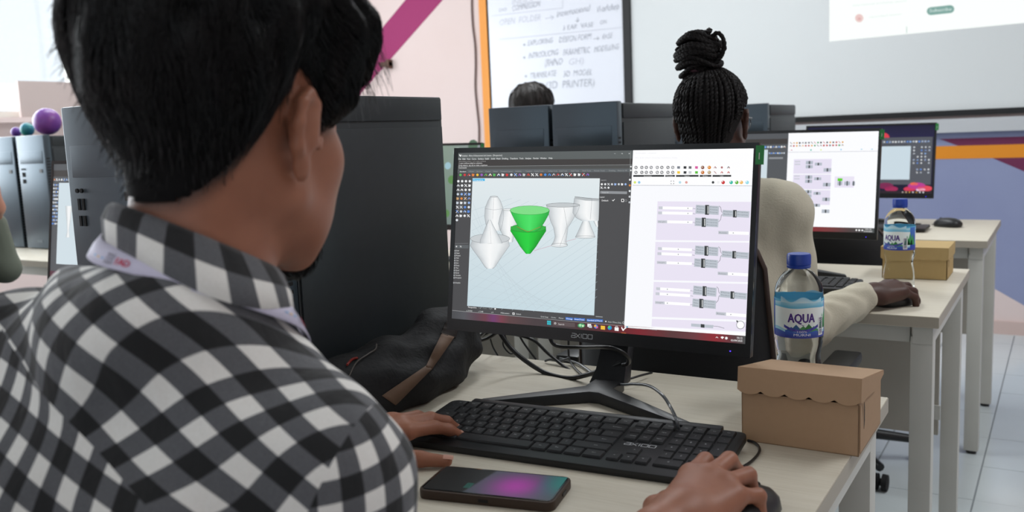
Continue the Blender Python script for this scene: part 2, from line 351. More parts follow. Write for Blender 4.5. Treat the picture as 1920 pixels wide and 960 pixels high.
desk(3, 1, 'pale desk at the far left edge carrying two blue-grey lit towers')
desk(0, 2, 'pale desk at the back right with a black mouse on its corner')
desk(1, 2, 'pale desk in the last row below the dark-haired head top')
# ------------------------------------------------------------------ computer towers
def make_tower(label, loc, group='black computer towers on the desks'):
    t = thing('computer_tower', label, 'computer tower', loc, 0, group)
    obj('case_body', MB().box(-.10, .10, .035, .435, .008, .492).mesh('case_body', M_tower, bevel=.003), t)
    obj('front_panel', MB().box(-.102, .102, 0, .033, .004, .497).mesh('front_panel', M_towerfront, bevel=.004), t)
    obj('side_panel', MB().box(.1005, .1035, .04, .43, .012, .438).mesh('side_panel', M_tower, bevel=.001), t)
    obj('top_strip', MB().box(.1005, .1035, .04, .43, .450, .489).mesh('top_strip', M_tower, bevel=.001), t)
    obj('drive_cover', MB().box(-.085, .085, -.0015, .002, .375, .43).mesh('drive_cover', M_towerfront, bevel=.0008), t)
    for k in range(2):
        obj('audio_jack', MB().lathe([(.004, 0), (.004, .003)], 10, Matrix.Translation((-.073+k*.012, -.002, .352)) @ Matrix.Rotation(PI/2, 4, 'X')).mesh('audio_jack', M_matte), t)
        obj('usb_port', MB().box(-.077+k*.012, -.071+k*.012, -.0025, .002, .318, .338).mesh('usb_port', M_matte), t)
        obj('usb_port', MB().box(-.077+k*.012, -.071+k*.012, -.0025, .002, .290, .308).mesh('usb_port', M_matte), t)
    obj('power_button', MB().box(.055, .075, -.003, .002, .335, .35).mesh('power_button', M_black), t)
    cv = Canvas(lambda x, y: (x, y)); cv.text('case', -.02, .04, .009, .02, None, '#8e98a0', 1, flip=1)
    bd = MB().box(-.02, .02, -.0018, .001, .03, .042).mesh('front_badge', mat('badge', '#59636a', .4)); obj('front_badge', bd, t)
    vm = MB().box(.1005, .1028, .006, .022, 0, .0055).mesh('vent_slot', M_matte)
    for k in range(30): obj('vent_slot', vm, t, loc=(0, 0, .03+k*.0125))
    for sx in (-1, 1):
        for y in (.06, .38): obj('rubber_foot', MB().box(sx*.08-.012, sx*.08+.012, y-.012, y+.012, 0, .009).mesh('rubber_foot', M_matte), t)
    return t
ty = .97
tw = make_tower('big black tower close to the monitor, its smooth side panel facing the camera', (-1.103, ty, .75))
dup(tw, (-1.403, ty, .75), label='tower behind the man\'s head with jacks and slots visible on its front')
dup(tw, (-1.386, ty+1.355, .75), label='left one of the two towers showing between the front monitor and the whiteboard')
dup(tw, (-1.170, ty+1.355, .75), label='tower directly left of the braided bun, its side panel towards the camera')
dup(tw, (-3.855, ty+1.355, .75), label='right one of the blue-grey lit towers at far left, under the purple ball')
dup(tw, (-4.085, ty+1.355, .75), label='leftmost blue-grey lit tower, cut by the left frame edge')
dup(tw, (-1.128, 3.65, .75), label='black tower just right of the braided head, at the last row')
dup(tw, (-1.35, 3.65, .75), label='last-row tower standing hidden behind the braided head')
def ball(x, y, z, r_, name, label, c1, c2):
    b = MB().lathe([(max(r_*math.sin(PI*i/12), .0005), r_-r_*math.cos(PI*i/12)) for i in range(13)], 24)
    thing(name, label, 'ball', (x, y, z), 0, 'small coloured balls on the far left towers', b.mesh(name, mat(name, c1, .35, noise=(14, .8, (1, 1, 1), c2)), smooth=60))
ball(-3.925, 2.46, 1.248, .060, 'ball', 'large purple marbled ball on top of the left tower', '#6a3a9a', '#8a4a88')
ball(-4.085, 2.46, 1.248, .031, 'ball', 'blue-green ball between the two purple balls', '#2a6f9a', '#2f9a72')
ball(-4.175, 2.46, 1.248, .023, 'ball', 'smallest purple ball, leftmost of the three', '#6a3f98', '#5b3a86')
# ------------------------------------------------------------------ monitors
SW, SH = .476, .2678
PX, PU, PN = Vector((.9989, .0445, -.0133)), Vector((.0066, .1468, .9891)), Vector((.046, -.9882, .1464))
PX.normalize(); PU = (PU-PX*PU.dot(PX)).normalized(); PN = PX.cross(PU)
C0 = Vector((-.607, 1.2141, 1.0065)); MR = Vector((-.620, 1.285, .75)); RZ = math.radians(2.55)
def panel_world(off): c = C0+off; return Matrix(((PX.x, PU.x, PN.x, c.x), (PX.y, PU.y, PN.y, c.y), (PX.z, PU.z, PN.z, c.z), (0, 0, 0, 1)))
def root_world(off): return Matrix.Translation(MR+off) @ Matrix.Rotation(RZ, 4, 'Z')
LOC = root_world(Vector()).inverted() @ panel_world(Vector())
def px_map(off):
    M = panel_world(off); n = PN; c = M.translation; eye = Vector((0, 0, CAMZ))
    def f(px, py):
        d = ray(px, py); t = (c-eye).dot(n)/d.dot(n); q = eye+d*t-c; return q.dot(PX), q.dot(PU)
    return f
def lin_map(x, y): return (x/1920-.5)*SW, (.5-y/1080)*SH
rc = random.Random(3)
def icons(cv, x0, y0, x1, y1, n, r_, cols, layer=3, skip=0):
    for i in range(n):
        if skip and rc.random() < skip: continue
        t = i/(n-1) if n > 1 else 0; x, y = x0+(x1-x0)*t, y0+(y1-y0)*t; k = rc.random(); c = rc.choice(cols)
        if k < .35: cv.disc(x, y, r_, c, layer, 7)
        elif k < .6: cv.line([(x-r_, y+r_*.7), (x, y-r_*.8), (x+r_, y+r_*.6)], r_*.55, c, layer); cv.disc(x+r_*.5, y+r_*.4, r_*.4, rc.choice(cols), layer+.5, 5)
        elif k < .8: cv.quad([(x-r_, y-r_), (x-r_, y+r_), (x+r_*.6, y+r_), (x+r_, y-r_*.6)], c, layer)
        else: cv.line([(x-r_, y-r_), (x+r_, y+r_)], r_*.6, c, layer); cv.line([(x-r_, y+r_), (x+r_*.8, y-r_)], r_*.4, '#e8e8e8', layer)
IC = ['#e8eaec', '#d8dce0', '#f0f0f0', '#f0c040', '#6fa0e8', '#e8eaec', '#c8ccd0', '#e08040']
ICB = ['#e8eaec', '#8fb2e8', '#5f8fe0', '#dfe4ea', '#c9d2dc']
def vase(cv, lv, layer, tint=None, edge='#8c9296'):
    """lv: list of (y, xl, xr) levels top to bottom in drawing units"""
    g = tint or ['#b9bfc3', '#e3e7e9', '#f7f8f8', '#eceff0', '#c6cbce']
    for (ya, la, ra), (yb, lb, rb) in zip(lv[:-1], lv[1:]):
        for k in range(4):
            t0, t1 = k/4, (k+1)/4
            cv.poly([(la+(ra-la)*t0, ya), (lb+(rb-lb)*t0, yb), (lb+(rb-lb)*t1, yb), (la+(ra-la)*t1, ya)], None, [g[k], g[k], g[k+1], g[k+1]], layer)
    cv.line([(l, y) for y, l, r_ in lv], .5, edge, layer+.4); cv.line([(r_, y) for y, l, r_ in lv], .5, edge, layer+.4)
def ell(cv, x, y, rx, ry, col, layer, edge='#6d7276', n=20):
    cv.disc(x, y, rx, col, layer, n, ry)
    p = [(x+rx*math.cos(2*PI*k/n), y+ry*math.sin(2*PI*k/n)) for k in range(n+1)]; cv.line(p, .5, edge, layer+.5)
def q5(x, y): return 840+x/2.6667, 260+y/2.6667
def main_screen():
    cv = Canvas(px_map(Vector())); W = [(859.3, 286.2), (846.3, 597.4), (1398.4, 645.4), (1413.4, 278.2)]
    cv.poly(W, '#4b4b4d', None, 0)
    R, T, L = cv.quad, cv.text, cv.line
    R([(859.3, 286.2), (858.9, 300), (1186, 297.5), (1187, 282)], '#5b6060', 1); R([(858.9, 300.5), (858.5, 312), (1185.6, 309.5), (1186, 297.5)], '#3f3c3b', 1)
    L([(859, 312.2), (1185, 309)], .8, '#8a8d8d', 2); R([(858.4, 313), (858.2, 318), (1184, 316), (1185, 310)], '#4f504f', 1)
    R([(858.2, 318), (858, 324.5), (1184, 322.5), (1184, 316)], '#5e6366', 1)
    L([(861, 289.5), (863.5, 293.5), (864.5, 290)], 1.3, '#ffffff', 2)
    T('Untitled - Rhino 8 Educational Lab License - [Perspective]', 866, 293.6, 3.0, 941.5, 292.6, '#e8eaea')
    for i, x in enumerate((1153, 1166.5, 1180)): T(['-', 'o', 'x'][i], x-1.5, 289, 3, x+1.5, None, '#d0d4d4')
    me = 'File|Edit|View|Curve|Surface|SubD|Solid|Mesh|Drafting|Transform|Tools|Analyze|Render|Window|Help'.split('|')
    mx = [860, 867.5, 875.5, 885, 896.5, 909.5, 921, 931, 941.5, 956.5, 974, 985, 1000, 1013, 1029]; me_w = [4.5, 5.5, 6.5, 8, 10.5, 7.5, 7, 7.5, 11.5, 14.5, 7.5, 11, 10.5, 12, 7]
    for s_, x, wd in zip(me, mx, me_w): T(s_, x, 299.6-(x-860)*.010, 3, x+wd, None, '#f2f4f4')
    T('Extending surface 1 of 2 open surfaces', 861, 303.6, 2.2, 911, 303.2, '#a9a9a8'); T('1 open surface added to selection.', 861, 307.4, 2.6, 905, 307.1, '#ececec')
    T('Drag objects, tap alt to make a duplicate', 860.5, 311.4, 2.6, 914, 311, '#ececec'); T('Command:', 860, 316, 2.8, 875, 315.8, '#f4f4f4')
    tb = 'Standard|CPlanes|Set View|Display|Select|Viewport Layout|Visibility|Transform|Curve Tools|Surface Tools|Solid Tools|SubD Tools|Mesh Tools|Render Tools|Drafting|New in V8'.split('|')
    R([(860, 318.8), (860, 323.8), (876, 323.7), (876, 318.7)], '#46484a', 2)
    for i, s_ in enumerate(tb):
        x = [862, 879.5, 894, 910.5, 925, 938.5, 966, 985.5, 1002, 1028, 1048.5, 1070.5, 1092, 1114, 1142, 1158.5][i]
        T(s_, x, 322.8-(x-860)*.006, 2.3, x+[12, 9, 11, 9, 8, 23, 12, 12, 17, 17, 15, 15, 16, 20, 12, 17][i], None, '#ffffff' if i == 0 else '#9b9fa1')
    icons(cv, 863.5, 328, 1102, 327.4, 31, 2.5, IC+['#5ab85a', '#d04040', '#4a8fe0', '#9a60c0']); L([(1182.4, 284), (1181, 330)], .7, '#8f9292', 2)
    for y in (312.5, 319.5): cv.disc(1183, y, 1.6, '#e0e2e2', 3)
    # viewport
    VP = [(886.2, 334), (876, 573.5), (1114, 591.4), (1124.8, 334.4)]
    cv.poly(VP, None, ['#dfe7ea', '#c3d6de', '#c9dce4', '#e0e8eb'], 1)
    gc = '#b7c6ce'
    for k in range(12):
        t = k/11; L([(884.3-8*t, 380+190*t), (1116+6*(1-t), 330+62+200*t if t < .99 else 590)], .35, gc, 1.5) if False else None
    for k in range(10): L([(885-k*.7, 395+k*19), (960+k*16, 372+k*2.5)], .4, gc, 1.5); L([(900+k*20, 578+k*1.2), (1122-k*.3, 430+k*14)], .4, gc, 1.5); L([(885, 375+k*20), (960+k*15, 574+k*1)], .35, '#bccad1', 1.5)
    R([(886.5, 335), (886.3, 339.6), (909, 339.4), (909, 335)], '#38b4e6', 2); T('Perspective', 888, 338.6, 2.4, 906, None, '#ffffff')
    L([q5(430, 560), q5(640, 500)], .6, '#c99aa8', 1.6)
    P = lambda lv: [(q5(0, y)[1], q5(l, 0)[0], q5(r_, 0)[0]) for y, l, r_ in lv]
    vase(cv, P([(288, 213, 247), (310, 200, 262), (345, 186, 275), (390, 183, 278), (430, 190, 272), (460, 205, 262)]), 2); ell(cv, *q5(230, 290), 6.3, 1.2, '#dde1e3', 2.6)
    L([q5(186, 350), q5(230, 356), q5(277, 350)], .4, '#8c9296', 2.6); L([q5(230, 292), q5(224, 400)], .35, '#9aa0a4', 2.6)
    vase(cv, P([(355, 272, 340), (380, 263, 350), (396, 258, 348), (425, 252, 350), (460, 262, 340), (500, 285, 326), (518, 300, 322)]), 2.2); ell(cv, *q5(308, 355), 13, 2, '#e6e9ea', 2.8)
    vase(cv, P([(500, 124, 300), (535, 112, 308), (560, 128, 290), (600, 158, 262), (640, 184, 236), (650, 196, 224)]), 3); ell(cv, *q5(211, 500), 37, 9, '#c9ced1', 3.5)
    vase(cv, P([(405, 204, 212), (430, 193, 224), (470, 177, 246), (505, 162, 264), (524, 160, 272)]), 4.2); L([q5(208, 406), q5(216, 524)], .35, '#9aa0a4', 4.8)
    gt = ['#2fb84a', '#3fd65a', '#4ae066', '#38cc52', '#28a840']
    vase(cv, P([(438, 315, 489), (462, 313, 490), (500, 338, 465), (540, 362, 440), (570, 386, 416), (576, 392, 410)]), 3, ['#16a82c', '#20c83a', '#26d040', '#1ebc34', '#129826'], '#0c7a1e'); ell(cv, *q5(401, 447), 33, 8, '#2fae40', 3.6, '#0c7a1e')
    vase(cv, P([(358, 310, 508), (380, 320, 503), (415, 338, 484), (450, 358, 462), (462, 385, 440)]), 4.4, gt, '#0c8a24'); ell(cv, *q5(409, 358), 37, 8.5, '#7fdc86', 5, '#0c8a24')
    L([q5(345, 440), q5(400, 466), q5(465, 440)], .6, '#b05030', 5.5)
    vase(cv, P([(332, 492, 660), (365, 500, 648), (410, 512, 622), (445, 528, 600), (490, 536, 594), (515, 528, 590), (532, 517, 598)]), 3); ell(cv, *q5(575, 332), 31.5, 4, '#c3c8cb', 3.6, '#44484a'); ell(cv, *q5(557, 533), 15.3, 3.6, '#e0e4e6', 2.8)
    L([q5(580, 345), q5(596, 440), q5(560, 536)], .4, '#7d8387', 3.8)
    vase(cv, P([(412, 674, 705), (440, 662, 715), (470, 648, 728), (492, 637, 736)]), 3); ell(cv, *q5(686, 492), 18.5, 2.4, '#e0e4e6', 2.9)
    vase(cv, P([(298, 632, 756), (330, 628, 756), (370, 624, 755), (395, 640, 754), (410, 668, 753)]), 3.2)
    cv.quad([q5(634, 290), q5(632, 300), q5(690, 310), q5(756, 312), q5(756, 302)], '#b4b9bc', 3.8); L([q5(634, 290), q5(690, 296), q5(756, 302)], .6, '#44484a', 4); L([q5(720, 300), q5(712, 405)], .4, '#7d8387', 4)
    vase(cv, P([(412, 728, 750), (440, 742, 751)]), 3.1)
    # tool columns and osnap list at the left
    for j in range(10): icons(cv, 859.5-j*.30, 339.8+j*8.1, 881-j*.32, 339.8+j*8.1, 4, 2.4, IC[:3]+['#e8eaec']*2 if j in (0, 1, 2, 8) else (['#e08a40', '#c9a070', '#7fa0e0'] if j == 4 else ICB), skip=.0 if j < 9 else .75)
    L([(853, 456.6), (878, 456.4)], .7, '#777a7c', 2); R([(852.6, 459), (852.4, 465.5), (878.5, 465.8), (878.8, 459.5)], '#5d6164', 2)
    icons(cv, 856, 462.2, 864, 462.2, 2, 1.4, ['#dddddd'])
    for i, s_ in enumerate('End|Near|Point|Mid|Cen|Int|Perp|Tan|Quad|Knot|Vertex|Project'.split('|')):
        y = 471.2+i*4.62; R([(852.2-i*.17, y-2.6), (852.1-i*.17, y+.4), (854.6-i*.17, y+.4), (854.7-i*.17, y-2.6)], '#9b9ea0', 3)
        T(s_, 855.8-i*.17, y, 2.6, 855.8-i*.17+1.6*len(s_), None, '#e4e6e6')
    R([(849.9, 528.6), (849.8, 531.6), (852.3, 531.7), (852.4, 528.7)], '#9b9ea0', 3); T('Disable', 853.6, 531.4, 2.6, 863, None, '#dcdede')
    # layer panel
    T('Layers', 1127, 338.6, 2.2, 1137, None, '#b8bcbe'); icons(cv, 1128.5, 345.5, 1173, 345.5, 8, 2.1, ['#e8eaec', '#d0d4d8', '#9cb8e8', '#f0f0f0']); icons(cv, 1128, 352, 1141, 352, 3, 2, ['#e8eaec', '#8fb2e8'])
    R([(1125.5, 358), (1125.2, 363), (1175.5, 364), (1176, 359)], '#8f9296', 2); T('Search', 1129, 362.2, 2.6, 1141, None, '#c9cccf')
    T('Layer', 1125, 370.6, 2.6, 1134, None, '#f0f2f2'); T('Default', 1128.5, 377.4, 2.9, 1140.8, None, '#ffffff'); L([(1148, 375), (1149.6, 377), (1152.5, 373.4)], .9, '#ffffff', 3)
    R([(1165, 373), (1165, 378.5), (1170, 378.6), (1170, 373)], '#ffffff', 3); R([(1166, 374), (1166, 377.5), (1169, 377.6), (1169, 374)], '#101010', 4); cv.ring(1173.5, 376, 2.2, .6, '#9b9ea0', 3)
    for i in range(5): cv.disc(1181.2-i*.2, 337+i*10.6, 2, ['#e8eaec', '#d88a40', '#dfe3e6', '#c9ccd0', '#b8bcc0'][i], 3)
    cv.poly([(1187, 282), (1169.5, 614), (1173.4, 614.4), (1190, 282)], '#8b8f92', None, .6)
    # status rows
    for s_, x, wd, c in (('Perspective', 878, 15.5, '#ffffff'), ('Top', 897, 5, '#8f9393'), ('Front', 905.5, 7, '#8f9393'), ('Right', 917, 6.5, '#8f9393')): T(s_, x, 577.2+(x-878)*.065, 2.7, x+wd, 577.2+(x+wd-878)*.065, c)
    cv.disc(928.5, 579.2, 1.5, '#ffffff', 3)
    for s_, x, wd in (('x 29.303', 874.5, 11), ('y 12.483', 897, 9), ('z 0', 921, 4), ('Millimeters', 939, 16), ('Default', 968, 9)): T(s_, x, 583.5+(x-874)*.068, 2.6, x+wd, 583.5+(x+wd-874)*.068, '#d8dcdc')
    R([(961, 586), (961, 590), (965, 590.3), (965, 586.3)], '#ffffff', 3); R([(962, 587), (962, 589.3), (964, 589.5), (964, 587.2)], '#101010', 4)
    for s_, x, wd in (('Grid Snap', 1014, 14), ('Ortho', 1033.5, 9), ('Planar', 1048, 9)): T(s_, x, 594.8+(x-1014)*.075, 2.6, x+wd, 594.8+(x+wd-1014)*.075, '#c9cdcd')
    for s_, x, x2 in (('Osnap', 1060.5, 1074.5), ('SmartTrack', 1076, 1097), ('Gumball (CPlane)', 1100, 1130.5)):
        y = 595+(x-1060)*.08; R([(x, y-.6), (x, y+4.6), (x2, y+5.6), (x2, y+.8)], '#3f74c8', 2); T(s_, x+1.3, y+3.3, 2.6, x2-1.3, y+4.7, '#ffffff')
    R([(1117, 592.5), (1117, 594.3), (1130, 595.3), (1130, 593.5)], '#909494', 3); cv.disc(1136, 602.7, 1.2, '#ffffff', 3); T('Auto CPlane (Obj)', 1140, 604.6, 2.8, 1165, 606.8, '#c9cdcd'); cv.ring(1169, 605, 2, .6, '#dddddd', 3)
    # taskbar
    tx = [846.6, 870, 893, 910, 925, 940, 955, 1000, 1060, 1140, 1200, 1260, 1300, 1340, 1375, 1399]
    tc = ['#4a4b4e', '#56575c', '#5c4550', '#6b3f4a', '#6f3d6d', '#77404c', '#5d4446', '#4a3f42', '#443c3f', '#5a2a2e', '#7a2830', '#5a3a3c', '#6a3c40', '#8e2c34', '#5a3a3e', '#4d5252']
    ye = lambda x, a, b: a+(b-a)*(x-846.6)/(1399-846.6)
    L([(848, 582), (1168, 611.4)], .8, '#9a9c9e', 1.5)
    for i in range(len(tx)-1):
        a, b = tx[i], tx[i+1]; cv.poly([(a, ye(a, 582.6, 629.4)), (a, ye(a, 597.4, 645.4)), (b, ye(b, 597.4, 645.4)), (b, ye(b, 582.6, 629.4))], None, [tc[i], tc[i], tc[i+1], tc[i+1]], 1)
    R([(1026, 601), (1026, 608.6), (1033, 609.2), (1033, 601.6)], '#39c0cf', 2); L([(1029.5, 601.3), (1029.5, 609)], .5, '#2a3a44', 3); L([(1026, 604.9), (1033, 605.5)], .5, '#2a3a44', 3)
    R([(1037, 602), (1037, 610.2), (1078, 613.6), (1078, 605.6)], '#5c5052', 2); cv.ring(1041, 606.2, 1.8, .6, '#ffffff', 3); T('Search', 1047, 609, 3.2, 1058, 609.9, '#d8d4d4')
    cv.disc(1090, 610.3, 7, '#4e9a68', 2, 12, 4.2); cv.disc(1088, 609.8, 2.6, '#a5e0b0', 3); cv.disc(1093, 611, 2, '#d0f0c0', 3)
    R([(1101.5, 607), (1101.5, 612.6), (1108.5, 613.2), (1108.5, 607.5)], '#ececec', 3); R([(1104, 610), (1104, 614.5), (1110, 615), (1110, 610.4)], '#c4c8cc', 3.5)
    cv.disc(1117.5, 612.3, 3.8, '#4a8ad8', 3); cv.disc(1116, 611, 2.2, '#e8b040', 3.5); cv.disc(1119.5, 613.6, 2, '#d860a0', 3.5)
    R([(1126.5, 610.5), (1126.5, 617.5), (1134.5, 618.3), (1134.5, 611.3)], '#f0c040', 3); cv.disc(1143.3, 614.6, 4, '#1f8fd0', 3); cv.disc(1142.3, 613.3, 2.4, '#50c878', 3.5)
    R([(1152.5, 613.5), (1152.5, 620), (1160, 620.7), (1160, 614.2)], '#f4f4f4', 3); L([(1154.3, 613.5), (1154.3, 611.8), (1158.2, 612.1), (1158.2, 613.8)], .7, '#f4f4f4', 3)
    L([(1165.5, 613.6), (1168.5, 620), (1170.2, 616.8), (1174, 614.8)], 2, '#ffffff', 3); L([(1165, 624), (1174, 624.8)], .8, '#e08040', 3)
    L([(1342, 633.5), (1344.2, 631.5), (1346.4, 633.8)], .8, '#ffffff', 3); cv.fan((1354.4, 635.8), [(1351, 632), (1354.4, 630.6), (1357.8, 632.3)], '#ffffff', 3); cv.disc(1362, 634, 2.6, '#f0f0f0', 3)
    T('10:12', 1382, 635, 3.6, 1392, 635.8, '#ffffff'); T('02/09/2025', 1370.5, 639.6, 3.4, 1392, 641, '#ffffff'); cv.disc(905, 605.8, 1, '#50a050', 3)
    # node editor window
    cv.poly([(1187.2, 281.9), (1170.5, 613.6), (1398.9, 629.8), (1413.4, 278.2)], '#fdfdff', None, .8)
    T('Grasshopper - unnamed', 1191, 288, 2.4, 1230, None, '#e4e4e8'); T('File Edit View Display Solution Help', 1191, 297, 2.4, 1270, None, '#e8e8ec')
    gi = ['#3c3e40', '#4a4d50', '#6a6d70', '#2f3133']
    for y0 in (314, 323.3):
        for x in (1192.5, 1203.5, 1212, 1221, 1232.5, 1241, 1252.5, 1261.5): cv.ring(x, y0, 3, 1.1, rc.choice(gi), 3); cv.line([(x-1.2, y0+1.2), (x+1.4, y0-1.4)], .8, rc.choice(gi), 3)
        for x, c in zip((1272.5, 1284.5, 1294, 1306), (('#7a8088', '#3c3e40', '#6a6d70', '#d860a0') if y0 < 320 else ('#f0c840', '#3c3e40', '#c8ccd0', '#60c040'))): cv.quad([(x-2.6, y0-2.4), (x-2.8, y0+2.2), (x+2.4, y0+2.6), (x+2.8, y0-2.2)], c, 3)
        for x, c in zip((1317.5, 1330), (('#8a5a50', '#e08a30') if y0 < 320 else ('#c87030', '#b8a080'))): cv.disc(x, y0, 3.4, c, 3); cv.disc(x-.8, y0-.8, 1.2, '#f0e0c0', 4)
        icons(cv, 1341, y0, 1366, y0, 3, 2.2, ['#d04a3a', '#3c3e40', '#b07070'])
    for a, b in ((1187.4, 1245.5), (1247.5, 1265.5), (1267.5, 1310), (1312, 1334), (1336, 1371)): R([(a, 328.2), (a, 331.6), (b, 331.4), (b, 328)], '#2c2e30', 3)
    for s_, x, x2 in (('Geometry', 1207, 1222), ('Primitive', 1250, 1262), ('Input', 1284, 1293), ('Rhino', 1318, 1327), ('Util', 1350, 1356)): T(s_, x, 331, 2, x2, None, '#e0e0e0', 4)
    for x, c in ((1190.5, '#d8e870'), (1198.5, '#90c8e8'), (1275, '#b8dce8'), (1287, '#e0a098'), (1337, '#404244'), (1347, '#f0f0f0')): cv.disc(x, 342, 2.6, c, 3, 7)
    for x, y in ((1258, 339.2), (1263.5, 339.2), (1258, 344.8), (1263.5, 344.8)): cv.line([(x, y), (x+(1.6 if x < 1260 else -1.6), y)], .8, '#3c3e40', 3); cv.line([(x, y), (x, y+(1.6 if y < 342 else -1.6))], .8, '#3c3e40', 3)
    for x, c in ((1356, '#c82828'), (1371, '#28b8a0'), (1381.5, '#60b030'), (1390, '#f0b860'), (1401, '#90d8e8')): cv.disc(x, 342, 3.4, c, 3); cv.disc(x-1, 340.8, 1.1, '#ffffff', 4)
    L([(1186, 347.4), (1409.5, 348.6)], .8, '#a8aab4', 3); cv.poly([(1184, 348.2), (1171, 611), (1399, 625), (1410, 349)], '#f8f9fd', None, 1.4)
    lav = '#e9e3f3'
    for g in (((1233, 377.5), (1229.5, 450), (1405.3, 452), (1408.5, 378.5)), ((1229, 453.5), (1226, 525), (1402.5, 529), (1405.3, 455)), ((1225.8, 528.5), (1222.5, 594), (1400, 600), (1402.3, 532.5)), ((1222.4, 598), (1221.6, 612), (1399.4, 622), (1400, 604))): cv.poly(g, lav, None, 2)
    nd, dk = '#bcc3cc', '#3c4042'
    for gi_, (dx, dy) in enumerate(((0, 0), (-1.2, 76.4), (-4.6, 151.5))):
        k = 1+gi_*.0
        def node(x0, x1, y0, y1, s0, s1, lab, s=.035):
            sl = s+gi_*.02; f = lambda x, y: (x+dx, y+dy+(x-x0)*sl)
            R([f(x0+1, y0), f(x0, y1-1), f(x1-1, y1), f(x1, y0+1)], nd, 3); R([f(s0, y0-.5), f(s0-.3, y1+.5), f(s1-.3, y1+.5), f(s1, y0-.5)], dk, 4)
            q0, q1 = f((s0+s1)/2+1.6, y1-1.5), f((s0+s1)/2+1.6, y0+1.5); cv.line([q0, q1], 1.3, '#e8eaea', 5)
            for j in range(int((y1-y0)/5)):
                yy = y0+4+j*5; T('Radius' if j else 'Plane', x0+3+dx, f(x0, yy)[1], 2.3, s0-2+dx, f(s0, yy)[1], '#7a828c', 5); T('Frame', s1+2+dx, f(s1, yy)[1], 2.3, x1-3+dx, f(x1, yy)[1], '#7a828c', 5)
        node(1304, 1348.5, 384, 401.5, 1322.3, 1329.5, 'Ellipse'); node(1302.5, 1347.5, 408, 424.5, 1316, 1323.5, 'Unit'); node(1354, 1405.5, 393.5, 406.5, 1374.6, 1381.5, 'Move')
        for y0, xl in ((387, 1235), (396.5, 1234), (413, 1233)):
            sl = .02+gi_*.02; f = lambda x, y: (x+dx, y+dy+(x-1235)*sl)
            R([f(xl, y0), f(xl, y0+5.2), f(1298, y0+5.2), f(1299, y0)], '#ffffff', 3); R([f(xl, y0), f(xl, y0+5.2), f(xl+(18 if y0 > 410 else 7.5), y0+5.2), f(xl+(18 if y0 > 410 else 7.5), y0)], '#c9ccd4', 4); cv.disc(*f(1290-gi_*17, y0+2.6), 1.1, '#8a8e96', 5, 6)
            if y0 > 410: T('Height', xl+2+dx, f(xl, y0+4)[1], 2.4, xl+15+dx, None, '#8a8e96', 5)
            L([f(1299, y0+2.6), f(1304, y0+3.4)], .6, '#7a7e86', 3)
        f = lambda x, y: (x+dx, y+dy+(x-1347)*(.03+.025*gi_))
        R([f(1347, 433), f(1347, 438.8), f(1404, 438.8), f(1404, 433)], '#ffffff', 3); R([f(1347, 433), f(1347, 438.8), f(1366, 438.8), f(1366, 433)], '#c2c6ce', 4); T('Rotate', 1349+dx, f(1349, 437.4)[1], 2.4, 1363+dx, f(1363, 437.4)[1], '#7a7e86', 5); cv.disc(*f(1375, 436), 1.1, '#8a8e96', 5, 6)
        L([f(1348.5, 386), f(1351.5, 389), f(1352.5, 396), f(1354, 398)], .7, '#55585e', 4); L([f(1347.5, 416), f(1351.5, 411), f(1352.5, 404), f(1354, 402)], .7, '#55585e', 4)
    R([(1296, 606.5), (1296, 612), (1337, 615.6), (1338, 609.6)], nd, 3); R([(1314, 607.5), (1314, 614), (1321, 614.6), (1321, 608.2)], dk, 4); L([(1338, 611.5), (1346, 612), (1358, 615.5)], .8, '#7a7e86', 3)
    cv.disc(1388.5, 609.3, 7.2, '#ffffff', 5, 18); cv.ring(1388.5, 609.3, 7.8, .9, '#6a6e76', 6, 20); cv.fan((1383.2, 603.5), [(1380.5, 600.5), (1384.5, 601.8), (1381.8, 604.8)], '#303236', 6)
    cv.poly([(1171, 611.6), (1170.6, 613.8), (1398.9, 629.8), (1399.2, 625.2)], '#ffffff', None, 5.5); cv.disc(1176, 613, 1.6, '#50a8c8', 6); T('1.0.0008 solution completed in 12 milliseconds', 1180, 615.6, 2, 1232, 619.2, '#c0d4da', 6)
    return cv.mesh('display_image', M_emis)
